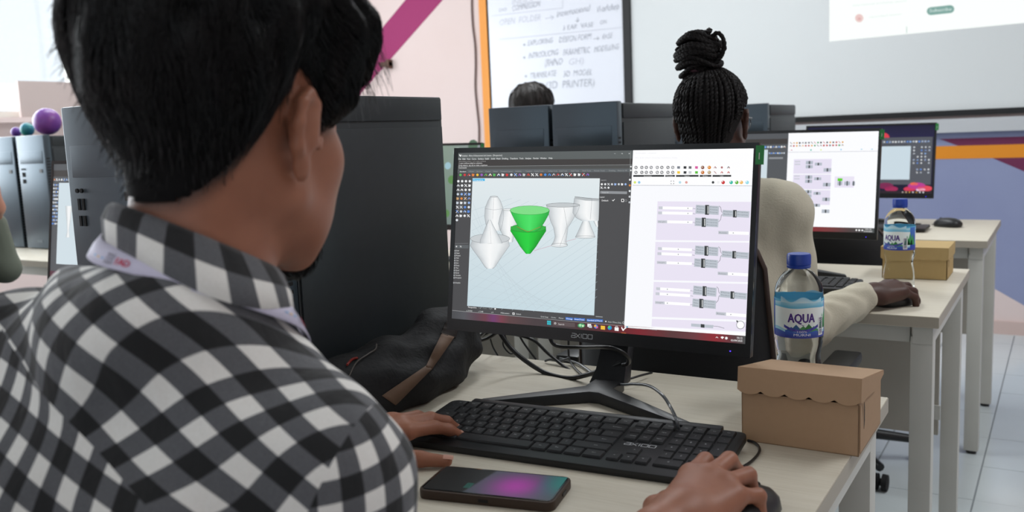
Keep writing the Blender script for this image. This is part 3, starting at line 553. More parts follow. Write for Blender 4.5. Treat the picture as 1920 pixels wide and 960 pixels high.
def cad_screen(split=1190, kind='cad'):
    cv = Canvas(lin_map, .00012)
    if kind == 'cad':
        cv.rect(0, 0, 1920, 1080, '#55585c', 0)
        cv.rect(0, 60, split-10, 120, '#3f3c3b', 1); icons(cv, 20, 150, split-40, 150, 32, 12, ICB+IC, 2); cv.rect(90, 180, split-220, 960, '#cfdde4', 1)
        for j in range(12): icons(cv, 14, 200+34*j, 76, 200+34*j, 4, 9, ICB, 2)
        icons(cv, split-200, 220, split-40, 220, 8, 9, ICB, 2); cv.rect(split-205, 265, split-50, 285, '#8f9296', 2)
        for k, x in enumerate((250, 420, 600)): vase(cv, [(400+k*20, x-50, x+50), (520, x-30, x+35), (640, x-12, x+14), (700, x-28, x+30)], 2) if k != 1 else vase(cv, [(380, x-60, x+60), (500, x-34, x+34), (620, x-10, x+10)], 2, ['#2fb84a', '#3fd65a', '#4ae066', '#38cc52', '#28a840'])
        cv.rect(split, 0, 1920, 1030, '#fbfcff', 1)
        for y in (110, 142): icons(cv, split+30, y, 1560, y, 18, 10, ['#3c3e40', '#5a5d60', '#c04040', '#e0a030', '#40a060', '#6a6d70'], 2)
        cv.rect(split, 210, 1920, 214, '#b8bac4', 2); icons(cv, split+40, 190, 1860, 190, 9, 8, ['#c82828', '#28b8a0', '#90c8e8', '#d8e870', '#ffffff'], 2)
        x0 = split+70
        for gy in range(3): cv.rect(x0, 290+gy*170, x0+400, 450+gy*170, '#e6e0f2', 2)
        for gy in range(4):
            y = 310+gy*160 if gy < 3 else 760
            cv.rect(x0+10, y, x0+70, y+12, '#c9ccd4', 3); cv.rect(x0+10, y+30, x0+70, y+42, '#c9ccd4', 3)
            for a, b, c, d in ((130, 205, 0, 36), (130, 205, 46, 80), (225, 300, 20, 50), (320, 400, 80, 118)): cv.rect(x0+a, y+c, x0+b, y+d, '#b4bbc6', 3); cv.rect(x0+(a+b)/2-8, y+c, x0+(a+b)/2+8, y+d, '#4a4e52', 4)
        cv.rect(x0+440, 480, x0+640, 600, '#eae4f4', 2); cv.rect(x0+470, 500, x0+520, 530, '#60d030', 3)
        for a, b in ((470, 520), (540, 600), (620, 650)): cv.rect(x0+a, 535, x0+b, 575, '#b4bbc6', 3); cv.rect(x0+(a+b)/2-6, 530, x0+(a+b)/2+6, 580, '#4a4e52', 4)
        for k in range(8):
            cc = ['#5a3a40', '#6b3f6a', '#7a4048', '#4a3f42', '#5a2a2e', '#8a2c34', '#7a3a3c', '#4d4242', '#4d5252']; a, b = 240*k, 240*k+240
            cv.poly([(a, 1030), (a, 1080), (b, 1080), (b, 1030)], None, [cc[k], cc[k], cc[k+1], cc[k+1]], 2)
        icons(cv, 700, 1055, 1000, 1055, 9, 13, ['#f0c040', '#4aa0e0', '#ffffff', '#60b070'], 3); icons(cv, 1740, 1055, 1800, 1055, 3, 9, ['#ffffff', '#f0a080'], 3); cv.text('10:12', 1830, 1050, 14, 1890, None, '#ffffff', 4); cv.text('02/09/2025', 1815, 1072, 14, 1900, None, '#ffffff', 4)
    elif kind == 'flower':
        cv.rect(0, 0, 1920, 1080, '#15122e', 0)
        cv.poly([(0, 0), (0, 190), (1920, 190), (1920, 0)], None, ['#1a1838', '#201a44', '#1c1840', '#141230'], 1)
        for i, c in enumerate(('#3aa0b8', '#e0e4ea', '#e06a48')): cv.disc(60+i*78, 70, 24, c, 2)
        cv.disc(1180, 200, 90, '#d83a4a', 1.5, 16)
        cv.rect(380, 190, 1900, 940, '#53565e', 2); icons(cv, 420, 260, 1840, 260, 34, 14, ICB, 3); cv.rect(380, 300, 1540, 320, '#45474e', 3)
        cv.rect(520, 330, 1590, 860, '#c9d9e2', 3)
        for j in range(9): icons(cv, 1640, 350+j*50, 1860, 350+j*50, 5, 12, ICB, 3, .2)
        for x, y, r_, c in ((1240, 960, 120, '#7a2450'), (1330, 1010, 100, '#a02858'), (1700, 960, 130, '#b83a90'), (1820, 1000, 110, '#e04a58'), (1600, 1010, 90, '#d03858'), (1760, 1020, 70, '#e8b0e0'), (1660, 930, 60, '#f06a40')): cv.disc(x, min(y, 1075-r_*.35), r_, c, 4, 14, r_*.42, '#ffffff' if c == '#e8b0e0' else None)
        cv.rect(0, 1040, 1920, 1080, '#2a2028', 5); icons(cv, 1500, 1060, 1800, 1060, 7, 10, ['#ffffff', '#f0c040'], 6)
    else:
        cv.poly([(0, 0), (0, 1080), (1920, 1080), (1920, 0)], None, ['#6f9a62', '#4a6a4c', '#7b8688', '#8c9496'], 0)
        for i in range(40): x, y = rc.random()*1900, rc.random()*1000; cv.disc(x, y, 30+rc.random()*50, rc.choice(['#5d8a50', '#86a878', '#9cc0cc', '#55705c', '#86908e', '#b8c8c0']), 1+.02*i, 9)
    return cv.mesh('display_image', M_emis)
def place_local(o, M): o.matrix_basis = M; return o
def make_monitor(label, off, disp, rot=None):
    t = thing('monitor', label, 'monitor', MR+off, RZ, 'black desktop monitors')
    P = LOC; OW = .0075; TOP = .008; BOT = .0185; w2, h2 = SW/2, SH/2
    b = MB().box(-w2-OW, w2+OW, -h2-BOT, h2+TOP, -.016, -.0012); place_local(obj('panel_body', b.mesh('panel_body', M_black, bevel=.002), t), P)
    b = MB().box(-w2-OW, -w2, -h2-BOT, h2+TOP, -.003, .0012).box(w2, w2+OW, -h2-BOT, h2+TOP, -.003, .0012).box(-w2, w2, h2, h2+TOP, -.003, .0012).box(-w2, w2, -h2-BOT, -h2, -.003, .0012)
    place_local(obj('bezel', b.mesh('bezel', M_gloss), t), P)
    place_local(obj('display_image', disp, t, label='lit screen content'), P)
    b = MB().prism([(-.15, -.10), (.15, -.10), (.13, .06), (-.13, .06)], -.042, -.015); place_local(obj('rear_housing', b.mesh('rear_housing', M_black, bevel=.006), t), P)
    place_local(obj('green_sticker', MB().box(w2+OW-.0045, w2+OW+.0065, h2-.022, h2+.004, -.001, .0016).mesh('green_sticker', mat('sticker_green', '#1f7a3a', .5)), t, label='green tab sticker on the top right corner'), P)
    place_local(obj('sticker_mark', MB().box(w2+OW+.0000, w2+OW+.0012, h2-.015, h2-.006, .0016, .0019).mesh('sticker_mark', M_white), t), P)
    place_local(obj('power_light', MB().lathe([(.0009, 0), (.0009, .001)], 8, Matrix.Translation((w2-.020, -h2-.0115, .0008))).mesh('power_light', mat('led_blue', '#4a30ff', .5, emis=3)), t), P)
    cv = Canvas(lambda x, y: (x, y)); draw_logo(cv, -.0, -h2-.0125, .0345, .0062)
    place_local(obj('maker_logo', cv.mesh('maker_logo', M_print), t), P @ Matrix.Translation((-.006, 0, .0014)))
    # stand: neck leaning forward into a chevron foot
    # side profile in (y, z): from rear housing down to the foot
    sec = [(.085, .20, .020, .012), (.075, .14, .021, .012), (.055, .08, .023, .013), (.03, .035, .026, .014), (.012, .016, .03, .016)]
    nb = MB(); vs = []; fs = []
    for y, z, hw, hd in sec: vs += [(-hw, y-hd, z), (hw, y-hd, z), (hw, y+hd, z), (-hw, y+hd, z)]
    for i in range(len(sec)-1):
        for k in range(4): fs.append((i*4+k, (i+1)*4+k, (i+1)*4+(k+1) % 4, i*4+(k+1) % 4))
    fs += [(0, 1, 2, 3), tuple(16+k for k in (3, 2, 1, 0))]; nb.add(vs, fs); obj('stand_neck', nb.mesh('stand_neck', M_black, bevel=.002), t)
    foot = MB(); out = [(-.154, -.156), (-.150, -.141), (-.022, -.036), (-.021, .022), (.021, .022), (.026, -.036), (.182, -.136), (.188, -.151), (.010, -.058), (-.006, -.058)]
    n = len(out); zt = [.014, .016, .021, .022, .022, .021, .016, .014, .019, .019]
    vs = [(p[0], p[1], .001) for p in out]+[(p[0]*.992, p[1]*.99, z) for p, z in zip(out, zt)]
    foot.add(vs, [tuple(range(n-1, -1, -1)), (n, n+1, n+2, n+9), (n+2, n+3, n+4, n+5, n+8, n+9), (n+5, n+6, n+7, n+8)]+[(i, (i+1) % n, n+(i+1) % n, n+i) for i in range(n)])
    obj('stand_foot', foot.mesh('stand_foot', M_black, bevel=.0015), t)
    return t
def draw_logo(cv, x, y, wd, h):
    """rounded squared letters a x i o o"""
    c = '#a9abad'; s = h*.16; u = wd/5.2; L = cv.line
    def box(x0, x1, o_=1): L([(x0, y), (x1, y)], s, c, o_); L([(x1, y), (x1, y+h)], s, c, o_); L([(x1, y+h), (x0, y+h)], s, c, o_); L([(x0, y+h), (x0, y)], s, c, o_)
    x0 = x-wd/2; L([(x0+.1*u, y+h), (x0+.95*u, y+h), (x0+.95*u, y)], s, c, 1); L([(x0+.95*u, y), (x0, y), (x0, y+h*.5), (x0+.95*u, y+h*.5)], s, c, 1)
    L([(x0+1.1*u, y), (x0+2.1*u, y+h)], s, c, 1); L([(x0+1.1*u, y+h), (x0+1.5*u, y+h*.55)], s, c, 1); L([(x0+1.7*u, y+h*.4), (x0+2.1*u, y)], s, c, 1)
    L([(x0+2.45*u, y), (x0+2.45*u, y+h)], s, c, 1); box(x0+2.8*u, x0+3.85*u); box(x0+4.1*u, x0+5.15*u)
O1 = Vector((-.061, ROW+.005, 0))
mon = make_monitor('large black monitor in front showing white and green vases beside a node diagram', Vector(), main_screen())
def redisplay(t, disp):
    for c in t.children:
        if c.name.startswith('display_image'): c.data = disp
keepm = lambda c: True
m2 = dup(mon, MR+O1, RZ, 'monitor with a mostly white node diagram, right of the person with the braided bun'); redisplay(m2, cad_screen(985))
m3 = dup(mon, MR+Vector((-.08, 2.66, 0)), RZ, 'farthest monitor with dark purple wallpaper, partly behind the white-screened one'); redisplay(m3, cad_screen(kind='flower'))
m4 = dup(mon, MR+Vector((-1.31, ROW, 0)), RZ, 'monitor with green wallpaper peeking out between the big tower and the small towers'); redisplay(m4, cad_screen(kind='green'))
m5 = dup(mon, MR+Vector((-1.105, .01, 0)), RZ, 'monitor seen as a narrow strip of toolbars at far left behind the man\'s shoulder'); redisplay(m5, cad_screen(1190))
m5.location = MR+Vector((-1.235, .085, 0))
def on_z(px, py, z): d = ray(px, py); d = d*((z-CAMZ)/d.z); return Vector((d.x, d.y, z))
def PT(px, py, Y): d = ray(px, py); d = d*(Y/d.y); return Vector((d.x, d.y, d.z+CAMZ))
TZ = .75
# ------------------------------------------------------------------ keyboards
def make_keyboard(label, loc, rz):
    tilt = math.radians(4.2)
    t = thing('keyboard', label, 'keyboard', loc, 0, 'black keyboards', rot=(tilt, 0, rz))
    W, D = .447, .156; U = .0189
    out = []
    for cx, cy, a0 in ((W/2-.012, D/2-.012, 0), (-W/2+.012, D/2-.012, 90), (-W/2+.006, -D/2+.006, 180), (W/2-.006, -D/2+.006, 270)):
        R = .012 if a0 < 180 else .006
        for k in range(5): a = math.radians(a0+k*22.5); out.append((cx+R*math.cos(a), cy+R*math.sin(a)))
    obj('keyboard_body', MB().prism(out, .001, .0105).mesh('keyboard_body', M_black, bevel=.0015), t)
    obj('rear_ridge', MB().box(-.190, .190, D/2-.006, D/2+.008, .0, .0135).mesh('rear_ridge', M_black, bevel=.003), t)
    for sx in (-1, 1): obj('rear_foot', MB().box(sx*.17-.015, sx*.17+.015, D/2-.012, D/2-.004, -.0098, .002).mesh('rear_foot', M_black), t)
    rows = []
    L = lambda s_: s_.split()
    x0 = -W/2+.0115; yt = D/2-.0165
    V_ = .0214
    def key_me(wu, hu=1):
        k = (wu, hu)
        if k not in KM:
            w2, h2 = wu*U/2-.0011, hu*V_/2-.0011
            vs = [(sx*w2, sy*h2, 0) for sy in (-1, 1) for sx in (-1, 1)]+[(sx*(w2-.0012), sy*(h2-.0012), .0032) for sy in (-1, 1) for sx in (-1, 1)]
            KM[k] = MB().add(vs, [(0, 2, 3, 1), (4, 5, 7, 6), (0, 1, 5, 4), (2, 6, 7, 3), (0, 4, 6, 2), (1, 3, 7, 5)]).mesh('key', M_key, bevel=.0005)
        return KM[k]
    KM = {}
    lg = Canvas(lambda x, y: (x, y)); n = 0
    main = [(0, [(1, 'Esc'), (.25, None)]+[(1.02, f'F{i}') for i in range(1, 13)]+[(.25, None)]),
            (1.05, [(1, c) for c in '`1234567890-=']+[(2, 'Backspace')]),
            (2.05, [(1.5, 'Tab')]+[(1, c) for c in 'QWERTYUIOP[]']+[(1.5, '\\')]),
            (3.05, [(1.75, 'Caps')]+[(1, c) for c in "ASDFGHJKL;'"]+[(2.25, 'Enter')]),
            (4.05, [(2.25, 'Shift')]+[(1, c) for c in 'ZXCVBNM,./']+[(2.75, 'Shift')]),
            (5.05, [(1.25, 'Ctrl'), (1.25, '#'), (1.25, 'Alt'), (5.9, ''), (1.25, 'Alt'), (1.25, 'Fn'), (1.35, '='), (1.5, 'Ctrl')])]
    def key(x, y, wu, s_, hu=1):
        obj('key', key_me(wu, hu), t, loc=(x+wu*U/2, y, .0105))
        if s_:
            h = .0036 if len(s_) < 3 else .0022; wd = min(text_mesh(s_)[2]*h, wu*U*.62) if len(s_) > 1 else text_mesh(s_)[2]*h
            cx = x+(wu*U/2 if len(s_) < 5 else wu*U*.62); lg.text(s_, cx-wd/2, y-.001, h, cx+wd/2, None, '#a9abad', 1, flip=1)
    for ro, ks in main:
        x = x0; y = yt-ro*V_
        if ro == 0:
            ks = [(15/16, k[1]) for k in ks if k[1]]; ks = [(15/13, k[1]) for k in ks]
        for wu, s_ in ks:
            if s_ is not None: key(x, y, wu, s_)
            x += wu*U
    x1 = x0+15*U+.004
    for ro, ks in ((0, ['Prt', 'Scr', 'Pause']), (1.05, ['Insert', 'Home', 'PgUp']), (2.05, ['Delete', 'End', 'PgDn'])):
        for i, s_ in enumerate(ks): key(x1+i*U, yt-ro*V_, 1, s_)
    key(x1+U, yt-4.05*V_, 1, '^')
    for i, s_ in enumerate('<v>'): key(x1+i*U, yt-5.05*V_, 1, s_)
    x2 = x1+3*U+.004
    for ro, ks in ((0, ['Calc', 'Mute', 'Vol', 'Vol']), (1.05, ['Num', '/', '*', '-']), (2.05, ['7', '8', '9', '+']), (3.05, ['4', '5', '6']), (4.05, ['1', '2', '3', 'Ent']), (5.05, ['0', '.'])):
        x = x2
        for i, s_ in enumerate(ks):
            wu = 2 if s_ == '0' else 1
            if s_ in ('+', 'Ent'): key(x, yt-(ro+.5)*V_, 1, s_, 2)
            else: key(x, yt-ro*V_, wu, s_)
            x += wu*U
    o = obj('key_legends', lg.mesh('key_legends', M_print), t); o.location = (0, 0, .01385)
    lc = Canvas(lambda x, y: (x, y)); draw_logo(lc, x1+1.5*U, yt-3.15*V_, .042, .0075)
    o = obj('maker_logo', lc.mesh('maker_logo', M_print), t); o.location = (0, 0, .0108)
    return t
kb = make_keyboard('black full-size keyboard in front of the large monitor, right hand beside its number pad', (-.5625, 1.040, TZ+.0052), math.radians(3.9))
k2 = dup(kb, (-.655, 2.33, TZ+.0045), math.radians(3), 'keyboard under the arm of the person in the cream sweater'); 
k3 = dup(kb, (-.66, 3.66, TZ+.0045), 0, 'farthest keyboard, behind the far water bottle', keep=lambda c: not c.name.startswith(('key.', 'key_')) or c.name == 'keyboard_body')
# keyboard cable, black, its silver light put into a grey colour
kc = mat('cable_lit_grey', '#5b5e61', .25, spec=.8)
thing('keyboard_cable', 'grey lit keyboard cable arching over the monitor foot', 'cable', me=MB().tube([on_z(1272, 803, .772), on_z(1268, 786, .785)+Vector((0, 0, 0)), PT(1258, 765, 1.17), PT(1243, 742, 1.19), PT(1218, 724, 1.225), PT(1188, 720, 1.26), PT(1160, 720, 1.29), on_z(1120, 705, .754), on_z(1085, 682, .754), on_z(1050, 672, .754)], .0024, 8, 5).mesh('keyboard_cable', kc, smooth=60))
# ------------------------------------------------------------------ phone
ph = thing('phone', 'black phone in a brown case with a magenta and teal reflection painted on its glass, left of the mousing hand', 'phone', (-.5660, .8640, TZ), math.radians(11.5))
def rrect(w2, h2, R, n=6):
    o_ = []
    for cx, cy, a0 in ((w2-R, h2-R, 0), (-w2+R, h2-R, 90), (-w2+R, -h2+R, 180), (w2-R, -h2+R, 270)):
        for k in range(n+1): a = math.radians(a0+k*90/n); o_.append((cx+R*math.cos(a), cy+R*math.sin(a)))
    return o_
obj('phone_case', MB().prism(rrect(.0835, .0405, .011), 0, .0115).mesh('phone_case', mat('case_brown', '#3b2c22', .55), bevel=.002), ph)
obj('glass_face', MB().prism(rrect(.0805, .0375, .009), .0112, .0122).mesh('glass_face', mat('phone_glass', '#050506', .06), bevel=.0003), ph)
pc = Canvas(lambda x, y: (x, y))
def pcol(x, y):  # reflection on the glass, painted as a glowing colour gradient
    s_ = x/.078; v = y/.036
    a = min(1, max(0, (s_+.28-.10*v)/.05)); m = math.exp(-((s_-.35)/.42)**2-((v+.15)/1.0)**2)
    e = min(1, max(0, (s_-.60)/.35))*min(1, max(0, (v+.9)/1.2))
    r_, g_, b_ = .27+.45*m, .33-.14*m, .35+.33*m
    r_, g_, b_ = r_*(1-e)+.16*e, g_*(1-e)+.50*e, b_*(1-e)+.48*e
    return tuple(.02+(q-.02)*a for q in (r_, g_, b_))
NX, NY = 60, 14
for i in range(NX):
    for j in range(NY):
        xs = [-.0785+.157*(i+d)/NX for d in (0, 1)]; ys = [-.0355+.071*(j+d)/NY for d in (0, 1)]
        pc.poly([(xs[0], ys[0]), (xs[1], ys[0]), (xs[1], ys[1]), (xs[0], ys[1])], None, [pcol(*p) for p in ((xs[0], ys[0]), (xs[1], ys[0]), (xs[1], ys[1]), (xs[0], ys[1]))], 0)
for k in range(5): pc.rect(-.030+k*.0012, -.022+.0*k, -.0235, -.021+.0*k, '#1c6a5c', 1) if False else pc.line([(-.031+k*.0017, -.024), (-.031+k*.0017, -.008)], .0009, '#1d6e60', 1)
o = obj('phone_reflection', pc.mesh('phone_reflection', attr_mat('phone_reflection_glow', .55)), ph); o.location = (0, 0, .01225)
obj('side_button', MB().box(.0833, .0845, -.004, .010, .005, .008).mesh('side_button', M_black), ph)
obj('charge_port', MB().box(-.006, .006, -.0412, -.040, .004, .0075).mesh('charge_port', M_matte), ph)
# ------------------------------------------------------------------ cardboard boxes
def scal(x0, x1, y, n, dip, top):
    pts = [(x1, top), (x0, top)]
    for k in range(n):
        a, b = x0+(x1-x0)*k/n, x0+(x1-x0)*(k+1)/n
        for j in range(7): s_ = j/6; pts.append((a+(b-a)*s_, y-dip*math.sin(PI*s_)**.7))
    return pts
def sheet(mb, pts, M, th=.0012): mb.prism(pts, -th/2, th/2, M)
def make_box(label, loc, rz, m, openlid, w2=.0745, dp=.146, hb=.075, lz=.102):
    t = thing('cake_box', label, 'box', loc, rz, 'cardboard cake boxes')
    b = MB(); th = .0012; FX = Matrix(((1, 0, 0, 0), (0, 0, 1, 0), (0, 1, 0, 0), (0, 0, 0, 1)))
    b.box(-w2, w2, 0, th, 0, hb-(.008 if openlid else 0)).box(-w2, w2, dp-th, dp, 0, hb).box(-w2, -w2+th, 0, dp, 0, hb).box(w2-th, w2, 0, dp, 0, hb).box(-w2, w2, 0, dp, 0, th)
    obj('carton', b.mesh('carton', m), t)
    obj('side_tab', MB().prism([(0, .004), (.012, .02), (.014, .045), (.010, .06), (0, .066)], 0, .0014, Matrix.Translation((w2+.0002, .002, 0)) @ Matrix(((0, 0, 1, 0), (1, 0, 0, 0), (0, 1, 0, 0), (0, 0, 0, 1)))).mesh('side_tab', m), t)
    obj('slot', MB().prism([(0, .030), (.004, .040), (.004, .058), (0, .066)], 0, .0004, Matrix.Translation((w2+.0016, .022, 0)) @ Matrix(((0, 0, 1, 0), (1, 0, 0, 0), (0, 1, 0, 0), (0, 0, 0, 1)))).mesh('slot', M_matte), t)
    f = lz if openlid else hb+.002; e = .003
    lid = MB(); lid.add([(-w2-e, -e, f), (w2+e, -e, f), (w2+e, dp+e, hb+.001), (-w2-e, dp+e, hb+.001), (-w2-e, -e, f-th), (w2+e, -e, f-th), (w2+e, dp+e, hb-.0005), (-w2-e, dp+e, hb-.0005)],
        [(0, 1, 2, 3), (7, 6, 5, 4), (0, 4, 5, 1), (1, 5, 6, 2), (2, 6, 7, 3), (3, 7, 4, 0)])
    obj('lid', lid.mesh('lid', m), t)
    tilt = math.radians(-9 if openlid else 0)
    fm = MB(); sheet(fm, scal(-w2-e, w2+e, -.030, 5 if openlid else 7, .005 if openlid else .004, 0), Matrix.Translation((0, -e, f)) @ Matrix.Rotation(tilt, 4, 'X') @ FX); obj('front_flap', fm.mesh('front_flap', m), t, label='scalloped front flap')
    for sx in (-1, 1):
        sm = MB(); M = Matrix.Translation((sx*(w2+e), 0, 0)) @ Matrix(((0, 0, 1, 0), (1, 0, 0, 0), (0, 1, 0, 0), (0, 0, 0, 1)))
        if openlid: sheet(sm, [(-e, f), (-e-.004, f-.030), (.006, f-.034), (.03, hb-.006), (dp*.62, hb-.012), (dp, hb-.004), (dp, hb)], M)
        else: sheet(sm, [(-e, f), (-e, f-.03)]+[(x, f-.03-.004*math.sin(PI*k/6 % PI)) for k, x in enumerate(np.linspace(0, dp, 25))]+[(dp+e, f-.03), (dp+e, f)], M)
        obj('side_flap', sm.mesh('side_flap', m), t)
    return t
make_box('brown cardboard cake box with popped scalloped lid on the front desk corner', (-.2870, 1.158, TZ), math.radians(-.5), M_kraft, True)
make_box('paler closed cardboard box beside the far water bottle', (-.335, 2.545, TZ), math.radians(0), M_kraft2, False, w2=.078, dp=.15, hb=.082)
# ------------------------------------------------------------------ water bottles
M_pet = mat('water_filled_plastic', '#f4f9fb', .03, trans=1, ior=1.13, spec=.6)
M_cap = mat('cap_blue', '#1c3f9e', .38)
def make_bottle(label, loc, rz):
    t = thing('water_bottle', label, 'bottle', loc, rz, 'clear water bottles with blue caps')
    prof = [(.010, .004), (.028, 0), (.0335, .004), (.0355, .012), (.0355, .022), (.0345, .026), (.0355, .030), (.0352, .044), (.0335, .056), (.0315, .066), (.0315, .074), (.0335, .084), (.0352, .092), (.0345, .096), (.0354, .100), (.0352, .103), (.0350, .135), (.0352, .166), (.0346, .172),
            (.0325, .180), (.028, .1885), (.022, .196), (.0165, .2005), (.0138, .203), (.0138, .206), (.016, .2065), (.016, .2075), (.0135, .208), (.0135, .218), (.002, .2185)]
    mb = MB(); n = 40; vs = []
    for r_, z in prof:
        for k in range(n):
            a = 2*PI*k/n; rr = r_*(1+(.018*math.sin(5*a+z*60) if .03 < z < .098 else 0)); vs.append((rr*math.cos(a), rr*math.sin(a), z))
    mb.add(vs, [(i*n+k, i*n+(k+1) % n, (i+1)*n+(k+1) % n, (i+1)*n+k) for i in range(len(prof)-1) for k in range(n)]+[tuple(range(n-1, -1, -1)), tuple((len(prof)-1)*n+k for k in range(n))])
    obj('bottle_body', mb.mesh('bottle_body', M_pet, smooth=80), t)
    cp = MB(); n = 48; vs = []; pr_ = [(.0165, .2035), (.0172, .2045), (.0172, .2075), (.0165, .2082), (.0172, .2090), (.0172, .222), (.0160, .2248), (.001, .2250)]
    for r_, z in pr_:
        for k in range(n): rr = r_+(.0003 if k % 2 and .209 <= z < .2225 else 0); vs.append((rr*math.cos(2*PI*k/n), rr*math.sin(2*PI*k/n), z))
    cp.add(vs, [(i*n+k, i*n+(k+1) % n, (i+1)*n+(k+1) % n, (i+1)*n+k) for i in range(len(pr_)-1) for k in range(n)]+[tuple(range(n-1, -1, -1)), tuple((len(pr_)-1)*n+k for k in range(n))])
    obj('cap', cp.mesh('cap', M_cap, smooth=40), t, label='blue screw cap')
    # wrap label; drawing units: x = mm along the wrap (0 = centre of front), y = mm up
    cv = Canvas(lambda x, y: (x, y)); R0 = .0356
    def col(x, z0, z1, c, ly, c1=None, wd=2.0): cv.poly([(x, z0), (x+wd, z0), (x+wd, z1), (x, z1)], None, [c, c, c1 or c, c1 or c], ly)
    for i in range(112):
        x = -112+2*i; w_ = math.sin(x*.115)*2.2
        col(x, 103, 120, '#3a3f9e', 1, '#3f6fc4'); col(x, 112+w_, 160, '#a4d8ea', 2, '#5cbbe0'); col(x, 116+w_*1.3, 148+w_*.3, '#e6f3f3', 3, '#f0f8f6')
        top = 152+1.8*math.sin(x*.16+1)+((6+2*math.cos(x*.2)) if abs((x % 112)-0) < 34 or abs((x % 112)-112) < 34 else 0)
        col(x, 150, min(166, top+3), '#74c4e4', 3.2, '#c4e6f2'); col(x, 156, min(166, top+3), '#cfeaf4', 3.3, '#9ed4ec')
    for c0 in (0, 112, -112):
        for dx, h, c in ((-15, 6, '#2d6aa0'), (-8, 10, '#245a92'), (2, 8, '#3f8a50'), (10, 11, '#2f7a3c'), (18, 7, '#4c9a58')): [col(c0+dx-9+q, 113, 114+h*max(.05, 1-abs(q-9)/9), c, 4+dx*.004, None, 1.05) for q in range(18)]
        for i in range(24): x = c0-24+2*i; yy = 113.5-3.0*math.cos((x-c0)*.06); col(x, 105, yy+1.5, '#2b3f9a', 5, '#3a62c0'); 
        for k in range(12):
            x = c0-26+52*k/12; cv.poly([(x, 116+7*abs((x-c0)/26)**2), (x+4.4, 116+7*abs((x+4.4-c0)/26)**2), (x+4.4, 112+7*abs((x+4.4-c0)/26)**2), (x, 112+7*abs((x-c0)/26)**2)], '#3f3a9e' if k % 2 else '#4a48ac', None, 5.2)
        for s_, ly, c, d in (('AQUA', 6, '#f4f8fb', .9), ('AQUA', 7, '#4a2c86', 0)): cv.text(s_, c0-20-d, 127-d*.5, 13+d, c0+19+d, None, c, ly, flip=1); [cv.text(s_, c0-20-d+ox, 127-d*.5+oy, 13+d, c0+19+d+ox, None, c, ly, flip=1) for ox, oy in ((.7, 0), (1.3, 0), (.6, .5), (.6, -.5))]
        cv.poly([(c0-3, 125), (c0+12, 123.5), (c0+2, 122)], '#4a2c86', None, 7)
        cv.text('MURNI', c0-11, 106.5, 3.6, c0+13, None, '#eef4f8', 7, flip=1); cv.text('100%', c0-6, 111.5, 2.8, c0+8, None, '#dfe8f4', 7, flip=1)
        for i in range(10): x = c0+44+2*i; col(x, 106, 158, '#3b3a9c', 4, '#3f76c8'); col(x, 108, 118+i*2.5, '#2c4aa8', 4.1)
        for dx, h in ((36, 20), (44, 28), (52, 24)): [col(c0+dx-8+q, 116, 118+h*(1-abs(q-8)/8), '#3c9a58', 4.6, None, 1.05) for q in range(16)]
        cv.rect(c0+27, 106, c0+37, 134, '#f2f4f6', 8)
        for k in range(13): cv.rect(c0+28.5, 108+k*1.95, c0+35.5, 108.9+k*1.95+(k % 3)*.2, '#5a5a78', 9)
    vs = []
    for x, y, z in cv.v: a = math.radians(-90)+x*.001/R0; R = R0+z*1.2; vs.append((R*math.cos(a), R*math.sin(a), y*.001))
    cv.v = vs; lab = cv.mesh('label_wrap', M_print)
    obj('label_wrap', lab, t, label='blue and teal wave label')
    return t
bt = make_bottle('clear water bottle with blue cap and label standing behind the brown cake box', (-.3395, 1.372, TZ), math.radians(20))
dup(bt, (-.345, 2.365, TZ), math.radians(-22), 'water bottle farther back, beside the dark hand on the second desk')
# ------------------------------------------------------------------ mice
def make_mouse(label, loc, rz):
    t = thing('computer_mouse', label, 'mouse', loc, rz, 'black mice')
    mb = MB(); n = 20; vs = []
    for z, s_ in ((0, .9), (.006, 1), (.016, .97), (.026, .80), (.033, .48), (.035, .12)):
        for k in range(n): a = 2*PI*k/n; vs.append((.031*s_*math.copysign(abs(math.cos(a))**.75, math.cos(a)), .055*s_*math.copysign(abs(math.sin(a))**.8, math.sin(a))-.004*(z/.035), z))
    mb.add(vs, [(i*n+k, i*n+(k+1) % n, (i+1)*n+(k+1) % n, (i+1)*n+k) for i in range(5) for k in range(n)]+[tuple(range(n-1, -1, -1)), tuple(5*n+k for k in range(n))])
    obj('mouse_shell', mb.mesh('mouse_shell', M_black, smooth=60), t)
    obj('scroll_wheel', MB().lathe([(.006, -.003), (.007, 0), (.006, .003)], 14, Matrix.Translation((0, .028, .0275)) @ Matrix.Rotation(PI/2, 4, 'Y')).mesh('scroll_wheel', M_matte), t)
    obj('mouse_cable', MB().tube([(0, .050, .008), (.002, .060, .006), (.003, .068, .003)], .0018, 6, 4).mesh('mouse_cable', M_cable), t)
    return t
ms = make_mouse('black mouse under the tanned right hand in front of the keyboard', (-.283, .915, TZ), math.radians(-8))
dup(ms, (-.325, 2.180, TZ), math.radians(-34), 'black mouse under the dark hand on the second desk')
dup(ms, (-.385, 3.80, TZ), math.radians(62), 'black mouse alone on the corner of the farthest desk')
thing('mouse_lead', 'thin black cable looping on the desk right of the keyboard', 'cable', me=MB().tube([on_z(1384, 880, .753), on_z(1405, 868, .753), on_z(1421, 852, .753), on_z(1424, 840, .753), on_z(1415, 830, .753), on_z(1402, 826, .753)], .0019, 6, 5).mesh('mouse_lead', M_cable, smooth=60))
